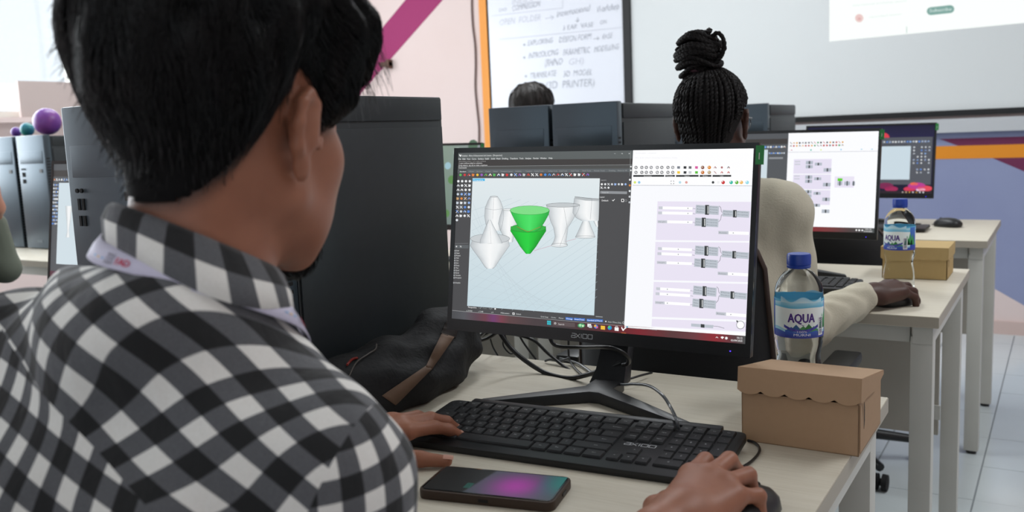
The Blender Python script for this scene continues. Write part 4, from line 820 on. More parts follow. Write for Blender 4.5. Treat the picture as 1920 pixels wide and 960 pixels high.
# ------------------------------------------------------------------ cables behind the front monitor
def cab(label, pts, r_=.0032, m=None, name='cable'): thing(name, label, 'cable', group='black cables behind the front monitor', me=MB().tube(pts, r_, 8, 5).mesh(name, m or M_cable, smooth=60))
cab('thickest black cable drooping in a wide bow below the screen edge', [PT(925, 600, 1.34), PT(940, 628, 1.34), PT(960, 655, 1.345), PT(990, 680, 1.35), PT(1025, 700, 1.35), PT(1065, 709, 1.34), PT(1100, 703, 1.33), PT(1140, 690, 1.31), PT(1165, 680, 1.31)], .0042)
cab('black cable passing from the tower to behind the monitor neck', [PT(900, 615, 1.42), PT(960, 626, 1.42), PT(1000, 638, 1.42), PT(1030, 665, 1.42), PT(1075, 698, 1.395), PT(1115, 706, 1.37), PT(1150, 718, 1.33)], .003)
cab('black cable hanging behind the logo and looping right of the neck', [PT(1028, 615, 1.31), PT(1034, 640, 1.31), PT(1050, 650, 1.31), PT(1090, 651, 1.30), PT(1135, 651, 1.255), PT(1160, 657, 1.255), PT(1178, 670, 1.27), PT(1178, 681, 1.29), PT(1168, 684, 1.30)], .0034)
cab('thin black cable falling steeply to the desk back edge', [PT(965, 610, 1.46), PT(980, 640, 1.46), PT(1005, 674, 1.46)], .002)
cab('thin cable running down behind the bow to the foot', [PT(1066, 635, 1.43), PT(1067, 672, 1.43), PT(1078, 690, 1.40), PT(1092, 703, 1.36)], .002)
cab('short grey-lit plug cable lying on the desk back edge', [PT(1022, 677, 1.42), PT(1032, 674, 1.42), PT(1050, 677, 1.42), PT(1067, 671, 1.425)], .0022, kc)
cab('thin cable running right from the monitor foot under the screen', [PT(1160, 715, 1.32), PT(1185, 709, 1.34), PT(1205, 703, 1.37), PT(1222, 699, 1.40)], .002)
cab('bundle strand curling below the tower, uppermost', [PT(868, 622, 1.40), PT(885, 634, 1.40), PT(905, 628, 1.40), PT(925, 618, 1.39)], .0035)
cab('bundle strand curling below the tower, bright grey', [PT(885, 636, 1.39), PT(900, 630, 1.38), PT(912, 620, 1.38), PT(925, 612, 1.38)], .0035, kc)
cab('bundle strand curling below the tower, lowest', [PT(862, 640, 1.40), PT(885, 642, 1.40), PT(915, 634, 1.39), PT(935, 620, 1.39)], .0035)
cab('small wire loop hanging under the cable bundle', [PT(950, 620, 1.44), PT(943, 645, 1.44), PT(955, 662, 1.44), PT(963, 660, 1.44), PT(953, 645, 1.44), PT(945, 625, 1.44)], .0016)
cab('thin strand hanging left of the wire loop', [PT(918, 630, 1.43), PT(924, 650, 1.44), PT(934, 668, 1.46)], .0016)
# ------------------------------------------------------------------ chairs
M_chair = mat('chair_fabric', '#141416', .7, bump=(300, .3, .001)); M_pipe = mat('chair_edge', '#3a2a24', .5)
def make_chair(label, loc, rz, arms=True):
    t = thing('office_chair', label, 'chair', loc, rz, 'black office chairs')
    sm = MB().prism(rrect(.235, .225, .06), .43, .485).mesh('seat', M_chair, bevel=.015); obj('seat', sm, t)
    # curved backrest (faces +y), built as a swept rounded panel
    mb = MB(); nx, nz = 17, 14; vs = []
    for side in (0, 1):
        for j in range(nz):
            v = j/(nz-1)*2-1
            for i in range(nx):
                u = i/(nx-1)*2-1; hw = .205*(1-.06*(v+1)); k = (1-abs(v)**5)**.35 if abs(v) < 1 else .55
                x = u*hw*(k if abs(v) > .6 else 1); z = .80+v*.205
                y = -.225+.045*u*u-.03*(v+1)*.8-(.028*(1-u**6)*(1-v**8)+.006 if side else 0)
                vs.append((x, y, z))
    fs = []; N = nx*nz
    for j in range(nz-1):
        for i in range(nx-1):
            a = j*nx+i; fs.append((a, a+1, a+nx+1, a+nx)); fs.append((N+a, N+a+nx, N+a+nx+1, N+a+1))
    per = [(0, i) for i in range(nx)]+[(j, nx-1) for j in range(1, nz)]+[(nz-1, i) for i in range(nx-2, -1, -1)]+[(j, 0) for j in range(nz-2, 0, -1)]
    pi = [j*nx+i for j, i in per]
    for k in range(len(pi)): a, b = pi[k], pi[(k+1) % len(pi)]; fs.append((a, N+a, N+b, b))
    mb.add(vs, fs); obj('backrest', mb.mesh('backrest', M_chair, smooth=50), t)
    pp = [Vector(vs[q])+Vector((0, -.004, 0)) for q in pi]; obj('backrest_edge', MB().tube(pp+[pp[0]], .006, 6).mesh('backrest_edge', M_pipe, smooth=60), t)
    obj('back_bracket', MB().tube([(0, -.10, .42), (0, -.24, .43), (0, -.272, .55), (0, -.268, .70)], .018, 8, 4).mesh('back_bracket', M_black, smooth=60), t)
    obj('gas_column', MB().lathe([(.03, .10), (.03, .26), (.02, .262), (.02, .42), (.08, .425), (.08, .432)], 16).mesh('gas_column', M_black, smooth=40), t)
    if arms:
        for sx in (-1, 1):
            a = obj('armrest', MB().box(sx*.265-.028, sx*.265+.028, -.14, .12, .668, .692).mesh('armrest', M_black, bevel=.008), t)
            obj('arm_support', MB().tube([(sx*.20, -.02, .43), (sx*.265, -.02, .44), (sx*.272, -.02, .55), (sx*.265, -.02, .66)], .012, 8, 4).mesh('arm_support', M_black, smooth=60), a)
    cm = None
    for k in range(5):
        a = 2*PI*k/5+.3; c, s_ = math.cos(a), math.sin(a)
        obj('base_arm', MB().tube([(0, 0, .115), (.28*c, .28*s_, .075)], [.022, .014], 8).mesh('base_arm', M_black, smooth=60), t)
        ca = obj('caster', MB().lathe([(.012, -.024), (.026, -.022), (.027, -.006), (.012, -.004), (.012, .004), (.027, .006), (.026, .022), (.012, .024)], 18, Matrix.Translation((.28*c, .28*s_, .0275)) @ Matrix.Rotation(a+.8, 4, 'Z') @ Matrix.Rotation(PI/2, 4, 'Y')).mesh('caster', M_matte, smooth=35), t)
    return t
ch = make_chair('black office chair with brown edged back under the person in the cream sweater', (-.645, 1.83, 0), math.radians(0))
c3_ = dup(ch, (-.66, 3.16, 0), math.radians(6), 'empty black chair behind the second desk, its caster showing under the front desk')
for c_ in c3_.children:
    if c_.name.startswith('backrest'): c_.location.z = -.145

dup(ch, (-.64, .33, 0), math.radians(0), 'chair hidden under the man in the checked shirt', keep=lambda c: not c.name.startswith('armrest'))
dup(ch, (-1.80, 3.10, 0), math.radians(-10), 'chair under the person whose head top shows below the whiteboard')
dup(ch, (-3.02, 1.62, 0), math.radians(0), 'chair of the person at the far left frame edge')
# ------------------------------------------------------------------ implicit surfaces for soft shapes (bodies, clothes, bag)
A3 = lambda *v: np.array(v, float)
def sst(x, a, b): t = np.clip((x-a)/(b-a), 0, 1); return t*t*(3-2*t)
class SDF:
    def __init__(s): s.p = []; s.disp = None; s.clip = None
    def cap(s, a, b, ra, rb=None, k=.012, op=0): s.p.append((0, np.array(a, float), np.array(b, float), ra, ra if rb is None else rb, k, op)); return s
    def ell(s, c, r_, R=None, k=.012, op=0): s.p.append((1, np.array(c, float), np.array(r_, float), np.eye(3) if R is None else np.array(R, float), None, k, op)); return s
    @staticmethod
    def d1(q, P):
        if q[0] == 0:
            pa = P-q[1]; ba = q[2]-q[1]; h = np.clip(pa @ ba/(ba @ ba+1e-12), 0, 1)
            return np.sqrt(((pa-h[:, None]*ba)**2).sum(1))-(q[3]+(q[4]-q[3])*h)
        l = (P-q[1]) @ q[3]; k0 = np.sqrt(((l/q[2])**2).sum(1)); k1 = np.sqrt(((l/q[2]**2)**2).sum(1))
        return np.where(k0 < 1e-6, -q[2].min(), k0*(k0-1)/np.maximum(k1, 1e-9))
    def val(s, P, idx=None, full=True):
        d = None
        for i in (range(len(s.p)) if idx is None else idx):
            q = s.p[i]; e = s.d1(q, P)
            if d is None: d = e if not q[6] else np.full(len(P), 9.); 
            elif q[6] == 0: h = np.maximum(q[5]-np.abs(d-e), 0)/q[5]; d = np.minimum(d, e)-h*h*q[5]/4
            else: h = np.maximum(q[5]-np.abs(-e-d), 0)/q[5]; d = np.maximum(d, -e)+h*h*q[5]/4
        if full and s.disp is not None: d = d+s.disp(P)
        if full and s.clip is not None: d = np.maximum(d, s.clip(P))
        return d
    def mesh(s, lo, hi, h, n=12, margin=.02):
        lo = np.array(lo, float); hi = np.array(hi, float); nb = np.ceil((hi-lo)/(h*n)).astype(int)
        bi = np.stack(np.meshgrid(*[np.arange(k) for k in nb], indexing='ij'), -1).reshape(-1, 3); ctr = lo+(bi+.5)*n*h; R = n*h*.87
        D = np.array([s.d1(q, ctr) for q in s.p]); add = np.array([q[6] == 0 for q in s.p]); dm = D[add].min(0)
        act = np.where((dm < R*1.25+margin+.03))[0]
        ax = np.arange(n+1); L = np.stack(np.meshgrid(ax, ax, ax, indexing='ij'), -1).reshape(-1, 3)
        NG = nb*n+4; key = lambda c: ((c[:, 0]+1)*NG[1]+(c[:, 1]+1))*NG[2]+(c[:, 2]+1)
        CK = []; CV = []; EK = []; ES = []
        offs = np.array([(0, 0, 0), (1, 0, 0), (0, 1, 0), (1, 1, 0), (0, 0, 1), (1, 0, 1), (0, 1, 1), (1, 1, 1)])
        edges = [(0, 1), (2, 3), (4, 5), (6, 7), (0, 2), (1, 3), (4, 6), (5, 7), (0, 4), (1, 5), (2, 6), (3, 7)]
        for b in act:
            idx = [i for i in range(len(s.p)) if (D[i, b]-R*1.3 < dm[b]+R*1.3+.05 if add[i] else D[i, b] < R*1.3+.04)]
            if not any(add[i] for i in idx): continue
            g = L+bi[b]*n; P = lo+g*h; f = s.val(P, idx)
            if f.min() > 0 or f.max() < 0: continue
            F = f.reshape(n+1, n+1, n+1); I = F < 0
            c8 = np.stack([I[o[0]:n+o[0], o[1]:n+o[1], o[2]:n+o[2]] for o in offs], -1); cnt = c8.sum(-1)
            cells = np.argwhere((cnt > 0) & (cnt < 8))
            if len(cells):
                v8 = np.stack([F[cells[:, 0]+o[0], cells[:, 1]+o[1], cells[:, 2]+o[2]] for o in offs], -1); acc = np.zeros((len(cells), 3)); m = np.zeros(len(cells))
                for a, c in edges:
                    va, vc = v8[:, a], v8[:, c]; cr = (va < 0) != (vc < 0); t = np.where(cr, va/np.where(cr, va-vc, 1), 0)
                    acc += np.where(cr[:, None], offs[a]+t[:, None]*(offs[c]-offs[a]), 0); m += cr
                cg = cells+bi[b]*n; CK.append(key(cg)); CV.append(lo+(cg+acc/m[:, None])*h)
            for ax_ in range(3):
                sl = [slice(0, n)]*3; s2 = [slice(0, n)]*3; s2[ax_] = slice(1, n+1)
                a, c = I[tuple(sl)], I[tuple(s2)]; e = np.argwhere(a != c)
                if len(e): EK.append(np.c_[e+bi[b]*n, np.full(len(e), ax_)]); ES.append(a[e[:, 0], e[:, 1], e[:, 2]])
        CK = np.concatenate(CK); CV = np.concatenate(CV); o = np.argsort(CK); CK = CK[o]; CV = CV[o]
        EK = np.concatenate(EK); ES = np.concatenate(ES); Q = []
        for ax_ in range(3):
            m = EK[:, 3] == ax_; e = EK[m, :3]; sg = ES[m]; u = np.zeros(3, int); v = np.zeros(3, int); u[(ax_+1) % 3] = 1; v[(ax_+2) % 3] = 1
            ks = [key(e-u-v), key(e-v), key(e), key(e-u)]; ii = [np.searchsorted(CK, k) for k in ks]
            ok = np.ones(len(e), bool)
            for i_, k in zip(ii, ks): i_[i_ >= len(CK)] = 0; ok &= CK[i_] == k
            q = np.stack(ii, 1); q[~sg] = q[~sg][:, ::-1]; Q.append(q[ok])
        return CV, np.concatenate(Q)
def np_mesh(name, V, Q, m, smooth=True):
    me = bpy.data.meshes.new(name); me.vertices.add(len(V)); me.vertices.foreach_set('co', V.astype(np.float32).ravel())
    k = Q.shape[1]; me.loops.add(Q.size); me.loops.foreach_set('vertex_index', Q.astype(np.int32).ravel()); me.polygons.add(len(Q))
    me.polygons.foreach_set('loop_start', np.arange(0, Q.size, k, dtype=np.int32)); me.polygons.foreach_set('loop_total', np.full(len(Q), k, np.int32))
    me.update(calc_edges=True); me.materials.append(m)
    if smooth: me.shade_smooth()
    return me
def relax(V, Q, it=2):
    E = np.concatenate([Q[:, [0, 1]], Q[:, [1, 2]], Q[:, [2, 3]], Q[:, [3, 0]]]); n = len(V)
    for _ in range(it):
        acc = np.zeros_like(V); c = np.bincount(E[:, 0], minlength=n)+np.bincount(E[:, 1], minlength=n)
        for k in range(3): acc[:, k] = np.bincount(E[:, 0], V[E[:, 1], k], n)+np.bincount(E[:, 1], V[E[:, 0], k], n)
        V = V*.5+.5*acc/np.maximum(c, 1)[:, None]
    return V
def rot(y, p=0, r_=0):
    y, p, r_ = map(math.radians, (y, p, r_)); cy, sy, cp, sp, cr, sr = math.cos(y), math.sin(y), math.cos(p), math.sin(p), math.cos(r_), math.sin(r_)
    return np.array([[cy, -sy, 0], [sy, cy, 0], [0, 0, 1]]) @ np.array([[1, 0, 0], [0, cp, -sp], [0, sp, cp]]) @ np.array([[cr, 0, sr], [0, 1, 0], [-sr, 0, cr]])
def add_head(f, O, R, neck_to, s=1.0, nr=(.052, .056), female=False):
    T = lambda *p: O+R @ (A3(*p)*s)
    c = lambda a, b, ra, rb=None, k=.012, op=0: f.cap(T(*a), T(*b), ra*s, None if rb is None else rb*s, k*s, op)
    e = lambda a, r_, k=.012, op=0: f.ell(T(*a), A3(*r_)*s, R, k*s, op)
    e((0, -.014, .040), (.0755, .097, .086)); e((0, .030, -.012), (.061, .060, .078), .03)
    for x in (-1, 1):
        c((x*.055, .006, -.050), (x*.020, .066, -.096), .019, .018, .025); e((x*.033, .050, -.050), (.028, .035, .046), .025); e((x*.044, .056, -.016), (.020, .020, .020), .025)
        c((x*.010, .082, .030), (x*.040, .072, .030), .010, .009, .014)
    e((0, .076, -.092), (.021, .017, .018), .018); c((0, .088, .022), (0, .112, -.020), .008, .011, .010)
    for x in (-1, 1):
        e((x*.011, .102, -.026), (.008, .009, .007), .006); e((x*.031, .098, .012), (.014, .013, .010), .012, 1); e((x*.031, .079, .012), (.0140, .0138, .0128), .004); c((x*.0225, .0945, .0105), (x*.031, .0955, .0115), .0034, .0042, .002, 1); c((x*.031, .0955, .0115), (x*.040, .0915, .0105), .0042, .0030, .002, 1)
        c((x*.018, .087, -.054), (0, .093, -.052), .0045, .0058, .004)
        c((x*.016, .087, -.060), (0, .091, -.061), .0045, .0062, .004)
    c((-.016, .096, -.0565), (.016, .096, -.0565), .0016, None, .003, 1)
    f.cap(T(0, -.022, -.035), neck_to, nr[0]*s, nr[1]*s, .03)
    for x in (-1, 1):                              # ears
        X = x*.0765
        pts = [(X, .012, .006), (X+x*.003, .006, .023), (X+x*.007, -.007, .030), (X+x*.010, -.018, .022), (X+x*.010, -.021, .006), (X+x*.007, -.017, -.013), (X+x*.003, -.008, -.026)]
        for a, b in zip(pts[:-1], pts[1:]): c(a, b, .0042, None, .005)
        e((X+x*.003, -.006, -.029), (.0055, .0085, .010), .006)
        f.ell(T(X+x*.004, -.007, .004), A3(.0042, .0155, .025)*s, R @ rot(x*-18), .006)
        c((X+x*.004, .012, -.004), (X+x*.005, .010, -.010), .004, None, .004)
    return T
def add_hand(f, W, F, U, thumb, mirror, bends, s=1.0, splay=(8, 2, -4, -11), wristr=.024):
    """W wrist, F forward along the palm, U up out of the back of the hand, mirror=+1 when the thumb is at +F x U side"""
    F = F/np.linalg.norm(F); U = U-F*(U @ F); U /= np.linalg.norm(U); Sd = np.cross(F, U)*mirror     # towards the thumb
    P = lambda a, b, c_: W+s*(F*a+Sd*b+U*c_)
    base = [(.088, .027, .001), (.091, .008, .004), (.087, -.011, .003), (.079, -.028, -.002)]
    ln = [(.042, .025, .021), (.046, .029, .022), (.043, .027, .021), (.033, .020, .019)]; rd = [(.0108, .0090, .0082, .0070), (.0110, .0092, .0083, .0070), (.0104, .0087, .0079, .0067), (.0093, .0077, .0070, .0060)]
    tips = []
    for b, l_, r_, bd, sp in zip(base, ln, rd, bends, splay):
        f.cap(P(.012, b[1]*.5, -.002), P(*b), .0145*s, .0118*s, .014)
        p = P(*b); th = 0; a = math.radians(sp); F2 = F*math.cos(a)+Sd*math.sin(a); f.cap(p, p, r_[0]*1.12*s, None, .006)
        for j in range(3):
            th += math.radians(bd[j]); q = p+s*l_[j]*(F2*math.cos(th)-U*math.sin(th)); f.cap(p, q, r_[j]*s, r_[j+1]*s, .0045 if j else .006); p = q
        tips.append((p, F2*math.cos(th)-U*math.sin(th), F2*math.sin(th)+U*math.cos(th), r_[3]*s))
    f.cap(P(.02, -.024, -.010), P(.07, -.024, -.010), .013*s, .012*s, .012); f.cap(P(.045, 0, -.006), P(.075, .012, -.006), .014*s, .013*s, .014)
    t = [P(.010, .016, -.010)]+[P(*q) for q in thumb]
    for a, b, ra, rb in zip(t[:-1], t[1:], (.0165, .0125, .0100), (.0130, .0105, .0078)): f.cap(a, b, ra*s, rb*s, .010 if ra > .015 else .005)
    d = t[-1]-t[-2]; d /= np.linalg.norm(d); un = U-d*(U @ d); un /= np.linalg.norm(un); tips.append((t[-1], d, un, .0082*s))
    return tips
def add_nails(tips, m, root):
    for p, d, u, r_ in tips:
        sd = np.cross(d, u); vs = []; fs = []
        for i in range(5):
            for j in range(5):
                a = (j/4-.5)*1.7; x = (i/4-.35)*r_*1.6; rr = r_*1.04-.0006*(i == 4)
                vs.append(tuple(p+d*x+sd*(rr*math.sin(a)*.92)+u*(rr*math.cos(a))))
        for i in range(4):
            for j in range(4): a = i*5+j; fs.append((a, a+1, a+6, a+5))
        obj('fingernail', MB().add(vs, fs).mesh('fingernail', m, smooth=60), root)
def mat_skin(name, c, c2, sss=.12):
    m = mat(name, c, .48, noise=(28, .6, (1, 1, 1), c2), bump=(420, .12, .0006), sss=sss, spec=.4); nt = m.node_tree; b = nt.nodes['Principled BSDF']; src = b.inputs['Base Color'].links[0].from_socket
    a = nt.nodes.new('ShaderNodeAttribute'); a.attribute_name = 'stubble'; mx = nt.nodes.new('ShaderNodeMix'); mx.data_type = 'RGBA'; mx.inputs[7].default_value = (*lin('#15110f'), 1)
    nz = nt.nodes.new('ShaderNodeTexNoise'); nz.inputs['Scale'].default_value = 900; ml = nt.nodes.new('ShaderNodeMath'); ml.operation = 'MULTIPLY_ADD'; ml.use_clamp = True; ad = nt.nodes.new('ShaderNodeMath'); ad.operation = 'ADD'; ad.inputs[1].default_value = .5
    nt.links.new(nz.outputs[0], ad.inputs[0]); nt.links.new(a.outputs['Fac'], ml.inputs[0]); nt.links.new(ad.outputs[0], ml.inputs[1]); ml.inputs[2].default_value = 0
    nt.links.new(src, mx.inputs[6]); nt.links.new(ml.outputs[0], mx.inputs[0]); nt.links.new(mx.outputs[2], b.inputs['Base Color']); return m
def strands(name, paths, r0, m, n=3, kind=None):
    """paths: (S,K,3) array -> thin tapering tubes in one mesh"""
    S_, K, _ = paths.shape; T = np.gradient(paths, axis=1); T /= np.linalg.norm(T, axis=2, keepdims=True)+1e-9
    up = np.array([.31, .52, .79]); a = np.cross(T, up); a /= np.linalg.norm(a, axis=2, keepdims=True)+1e-9; b = np.cross(T, a)
    rr = np.asarray(r0).reshape(-1, 1, 1)*np.linspace(1, .25, K)[None, :, None]
    V = np.stack([paths+rr*(a*math.cos(2*PI*k/n)+b*math.sin(2*PI*k/n)) for k in range(n)], 2)   # S,K,n,3
    base = np.arange(S_)[:, None, None]*K*n+np.arange(K-1)[None, :, None]*n+np.arange(n)[None, None, :]; nx_ = np.arange(S_)[:, None, None]*K*n+np.arange(K-1)[None, :, None]*n+((np.arange(n)+1) % n)[None, None, :]
    Q = np.stack([base, nx_, nx_+n, base+n], -1).reshape(-1, 4); return np_mesh(name, V.reshape(-1, 3), Q, m)
def grad(f, P, e=.0015):
    g = np.stack([f(P+A3(*[e if i == j else 0 for j in range(3)]))-f(P-A3(*[e if i == j else 0 for j in range(3)])) for i in range(3)], 1)
    return g/(np.linalg.norm(g, axis=1, keepdims=True)+1e-9)
def grow(f, P0, flow, K, step, lift, rs, curl=0):
    """walk strands over the implicit surface f=0 along flow, keeping a small lift"""
    P = P0.copy(); out = [P.copy()]; S_ = len(P); ph_ = rs.uniform(0, 6.28, S_); amp = rs.uniform(.2, 1, S_)
    for k in range(1, K):
        N = grad(f, P); D = flow(P); D = D-N*(D*N).sum(1, keepdims=True); D /= np.linalg.norm(D, axis=1, keepdims=True)+1e-9
        side = np.cross(N, D); P = P+(D+side*(curl*np.sin(ph_+k*.9)*amp)[:, None])*step[:, None]
        P = P-N*((f(P)-lift*(k/K+.3))*.7)[:, None]; out.append(P.copy())
    return np.stack(out, 1)
M_hair = mat('hair_black', '#0c0b0d', .42, spec=.45); M_haircap = mat('hair_cap', '#0b0a0b', .75, spec=.15)
M_hairb = mat('hair_braid', '#0f0b0b', .68, spec=.25)
M_skin = mat_skin('skin_tan', '#9b6750', '#865642'); M_nail = mat('nail_pale', '#c49482', .35)
M_skind = mat_skin('skin_deep', '#4a2f26', '#3a241d', .05); M_naild = mat('nail_deep', '#7a564a', .35)
M_skinh = mat_skin('skin_warm_hand', '#9c6249', '#84503b')
def plaid_material():
    m = bpy.data.materials.new('gingham_cloth'); m.use_nodes = True; nt = m.node_tree; b = nt.nodes['Principled BSDF']; N = nt.nodes.new; Lk = nt.links.new
    def at(n_, o_='Vector'): a = N('ShaderNodeAttribute'); a.attribute_name = n_; return a.outputs[o_]
    def step_(o_): g = N('ShaderNodeMath'); g.operation = 'GREATER_THAN'; g.inputs[1].default_value = 0; Lk(o_, g.inputs[0]); return g.outputs[0]
    def mixv(f_, a, c): x = N('ShaderNodeMix'); x.data_type = 'VECTOR'; Lk(f_, x.inputs[0]); Lk(a, x.inputs[4]); Lk(c, x.inputs[5]); return x.outputs[1]
    uvo = mixv(step_(at('seam', 'Fac')), mixv(step_(at('yoke', 'Fac')), at('uvA'), at('uvB')), at('uvS')); sp = N('ShaderNodeSeparateXYZ'); Lk(uvo, sp.inputs[0])
    def stripe(out):
        a = N('ShaderNodeMath'); a.operation = 'FRACT'; Lk(out, a.inputs[0]); s1 = N('ShaderNodeMath'); s1.operation = 'PINGPONG'; s1.inputs[1].default_value = .5; Lk(a.outputs[0], s1.inputs[0])
        r_ = N('ShaderNodeMapRange'); r_.inputs[1].default_value = .24; r_.inputs[2].default_value = .265; Lk(s1.outputs[0], r_.inputs[0]); return r_.outputs[0]
    s1, s2 = stripe(sp.outputs[0]), stripe(sp.outputs[1]); ad = N('ShaderNodeMath'); ad.operation = 'ADD'; Lk(s1, ad.inputs[0]); Lk(s2, ad.inputs[1])
    ml = N('ShaderNodeMath'); ml.operation = 'MULTIPLY'; ml.inputs[1].default_value = .5; Lk(ad.outputs[0], ml.inputs[0])
    cr = N('ShaderNodeValToRGB'); el = cr.color_ramp.elements
    el[0].position = .02; el[0].color = (*lin('#101113'), 1); el[1].position = .98; el[1].color = (*lin('#e8e6e1'), 1)
    k = cr.color_ramp.elements.new(.5); k.color = (*lin('#595a5e'), 1); Lk(ml.outputs[0], cr.inputs[0])
    tc = N('ShaderNodeTexCoord'); nz = N('ShaderNodeTexNoise'); nz.inputs['Scale'].default_value = 650; Lk(tc.outputs['Object'], nz.inputs[0])
    mx = N('ShaderNodeMix'); mx.data_type = 'RGBA'; mx.blend_type = 'OVERLAY'; mx.inputs[0].default_value = .35; Lk(cr.outputs[0], mx.inputs[6]); Lk(nz.outputs[0], mx.inputs[7]); Lk(mx.outputs[2], b.inputs['Base Color'])
    bp = N('ShaderNodeBump'); bp.inputs['Strength'].default_value = .35; bp.inputs['Distance'].default_value = .0006; Lk(nz.outputs[0], bp.inputs['Height'])
    mp = N('ShaderNodeMapping'); mp.inputs['Scale'].default_value = (1.6, 1.0, .35); mp.inputs['Rotation'].default_value = (.3, .5, 0); wv = N('ShaderNodeTexNoise'); wv.inputs['Scale'].default_value = 26; wv.inputs['Detail'].default_value = 3; Lk(tc.outputs['Object'], mp.inputs[0]); Lk(mp.outputs[0], wv.inputs[0])
    b2 = N('ShaderNodeBump'); b2.inputs['Strength'].default_value = .7; b2.inputs['Distance'].default_value = .006; Lk(wv.outputs[0], b2.inputs['Height']); Lk(bp.outputs[0], b2.inputs['Normal']); Lk(b2.outputs[0], b.inputs['Normal'])
    b.inputs['Roughness'].default_value = .85; b.inputs['Sheen Weight'].default_value = .15; return m
def put_attr(me, name, arr):
    arr = np.asarray(arr, np.float32)
    if arr.ndim == 1: a = me.attributes.new(name, 'FLOAT', 'POINT'); a.data.foreach_set('value', arr)
    else: a = me.attributes.new(name, 'FLOAT_VECTOR', 'POINT'); a.data.foreach_set('vector', np.c_[arr, np.zeros(len(arr))].astype(np.float32).ravel() if arr.shape[1] == 2 else arr.ravel())
root_g = []
def person(label, loc_seat, J, head, body_m, shirt_m, trouser_m, h, hands, shirt, shirt_uv=None, neckcut=None, short=False, hs=1.0, hand_h=None, group=None, nails=None, stub=None):
    """J: dict of joints (world). The body is one mesh; clothing, hair and nails are its children (thing = Empty at the seat)."""
    root = thing('person', label, 'person', loc_seat, 0)
    L = lambda p: np.array(p, float)-np.array(loc_seat, float)
    f = SDF(); J = {k: L(v) for k, v in J.items()}; O = L(head[0]); R = rot(*head[1])
    T = add_head(f, O, R, J['neck'], hs, head[2] if len(head) > 2 else (.052, .056))
    nh = len(f.p)
    rs_, ls_, pv = J['rsh'], J['lsh'], J['pelvis']; ms = (rs_+ls_)/2
    ta = ms-pv; ta /= np.linalg.norm(ta); sx = rs_-ls_; sx = sx-ta*(sx @ ta); sx /= np.linalg.norm(sx); sy = np.cross(ta, sx); TR = np.stack([sx, sy, ta], 1)
    if sy @ A3(0, 1, 0) < 0: sy = -sy
    thin = .86
    f.cap(J['neck'], J['neck']-ta*.05, .05, .06, .03); f.cap(rs_, ls_, .045*thin, None, .03); f.ell(pv+(ms-pv)*.62+sy*.012, A3(.15, .080, .19)*thin, TR, .03); f.ell(pv, A3(.15, .11, .11)*thin, TR, .04); f.ell(pv+(ms-pv)*.25, A3(.135, .095, .14)*thin, TR, .04)
    tips = {}
    for sd in 'rl':
        f.cap(J[sd+'sh'], J[sd+'el'], .040, .033, .03); f.cap(J[sd+'el'], J[sd+'wr'], .034, .022, .02)
        f.cap(pv+sx*(.08 if sd == 'r' else -.08), J[sd+'kn'], .065, .048, .03); f.cap(J[sd+'kn'], J[sd+'an'], .045, .03, .02); f.cap(J[sd+'an'], J[sd+'an']+A3(0, .14, -.045), .033, .025, .02)
        W, F, U, th, mi, bd, sp = hands[sd]; tips[sd] = add_hand(f, L(W), A3(*F), A3(*U), th, mi, bd, splay=sp)
        f.cap(J[sd+'wr'], L(W)+A3(*F)/np.linalg.norm(F)*.02, .023, .022, .015)
    allp = np.concatenate([np.stack([q[1]]) for q in f.p]+[np.stack([q[2]]) for q in f.p if q[0] == 0]); lo = allp.min(0)-.13; hi = allp.max(0)+.13
    V, Q = f.mesh(lo, hi, h); V = relax(V, Q, 1); bo = obj('body', np_mesh('body', V, Q, body_m), root)
    if stub: put_attr(bo.data, 'stubble', stub(V, O, R))
    # shirt
    g = SDF(); a = shirt['fat']
    g.cap(rs_, ls_, .052+a, None, .04); g.ell(pv+(ms-pv)*.66+sy*shirt.get('backoff', -.005), A3(.165+a, .108+a, .20), TR, .05); g.ell(pv+(ms-pv)*.22, A3(.158+a, .118+a, .17), TR, .06); g.ell(pv, A3(.16+a, .125+a, .11), TR, .05)
    g.cap(J['neck']-ta*.01, rs_+(ms-rs_)*.18, .050+a*.5, .045+a*shirt.get('rtrap', 1), .05); g.cap(J['neck']-ta*.01, ls_+(ms-ls_)*.18+ta*shirt.get('ltrap', 0), .050+a*.5, .045+a, .05)
    if shirt.get('yoke'):
        yn = A3(.222, .486, 1); yn /= np.linalg.norm(yn); yx = np.cross(A3(0, 1, 0), yn); yx /= np.linalg.norm(yx); g.ell(L((-.592, .468, 1.065))-yn*.048, (.074, .072, .029), np.stack([yx, np.cross(yn, yx), yn], 1), .075)
    for sd in 'rl':
        cw = J[sd+'el']+(J[sd+'wr']-J[sd+'el'])*shirt.get('cuff', .8)
        g.cap(J[sd+'sh'], J[sd+'el'], shirt['arm'][0], shirt['arm'][1], .03); g.cap(J[sd+'el'], cw, shirt['arm'][1]*.98, shirt['arm'][2], .02)
    g.disp = shirt.get('disp'); nk = J['neck']; nd = T(0, -.02, -.03)-nk; nd /= np.linalg.norm(nd)
    g.clip = lambda P: (P-(nk+nd*shirt.get('ncut', .035))) @ nd
    Vb = np.empty(len(bo.data.vertices)*3, np.float32); bo.data.vertices.foreach_get('co', Vb); Vb = Vb.reshape(-1, 3).astype(float)   # keep the body inside the cloth
    mk = (g.clip(Vb) < -.012) & (Vb[:, 2] > pv[2]+.03) & (np.linalg.norm(Vb-J['rwr'], axis=1) > .26) & (np.linalg.norm(Vb-J['lwr'], axis=1) > .26); sub_ = Vb[mk]
    for _ in range(3): dv_ = g.val(sub_, full=False); b_ = dv_ > -.007; sub_[b_] -= grad(lambda q: g.val(q, full=False), sub_[b_])*(dv_[b_]+.008)[:, None]
    Vb[mk] = sub_; bo.data.vertices.foreach_set('co', Vb.astype(np.float32).ravel()); bo.data.update()
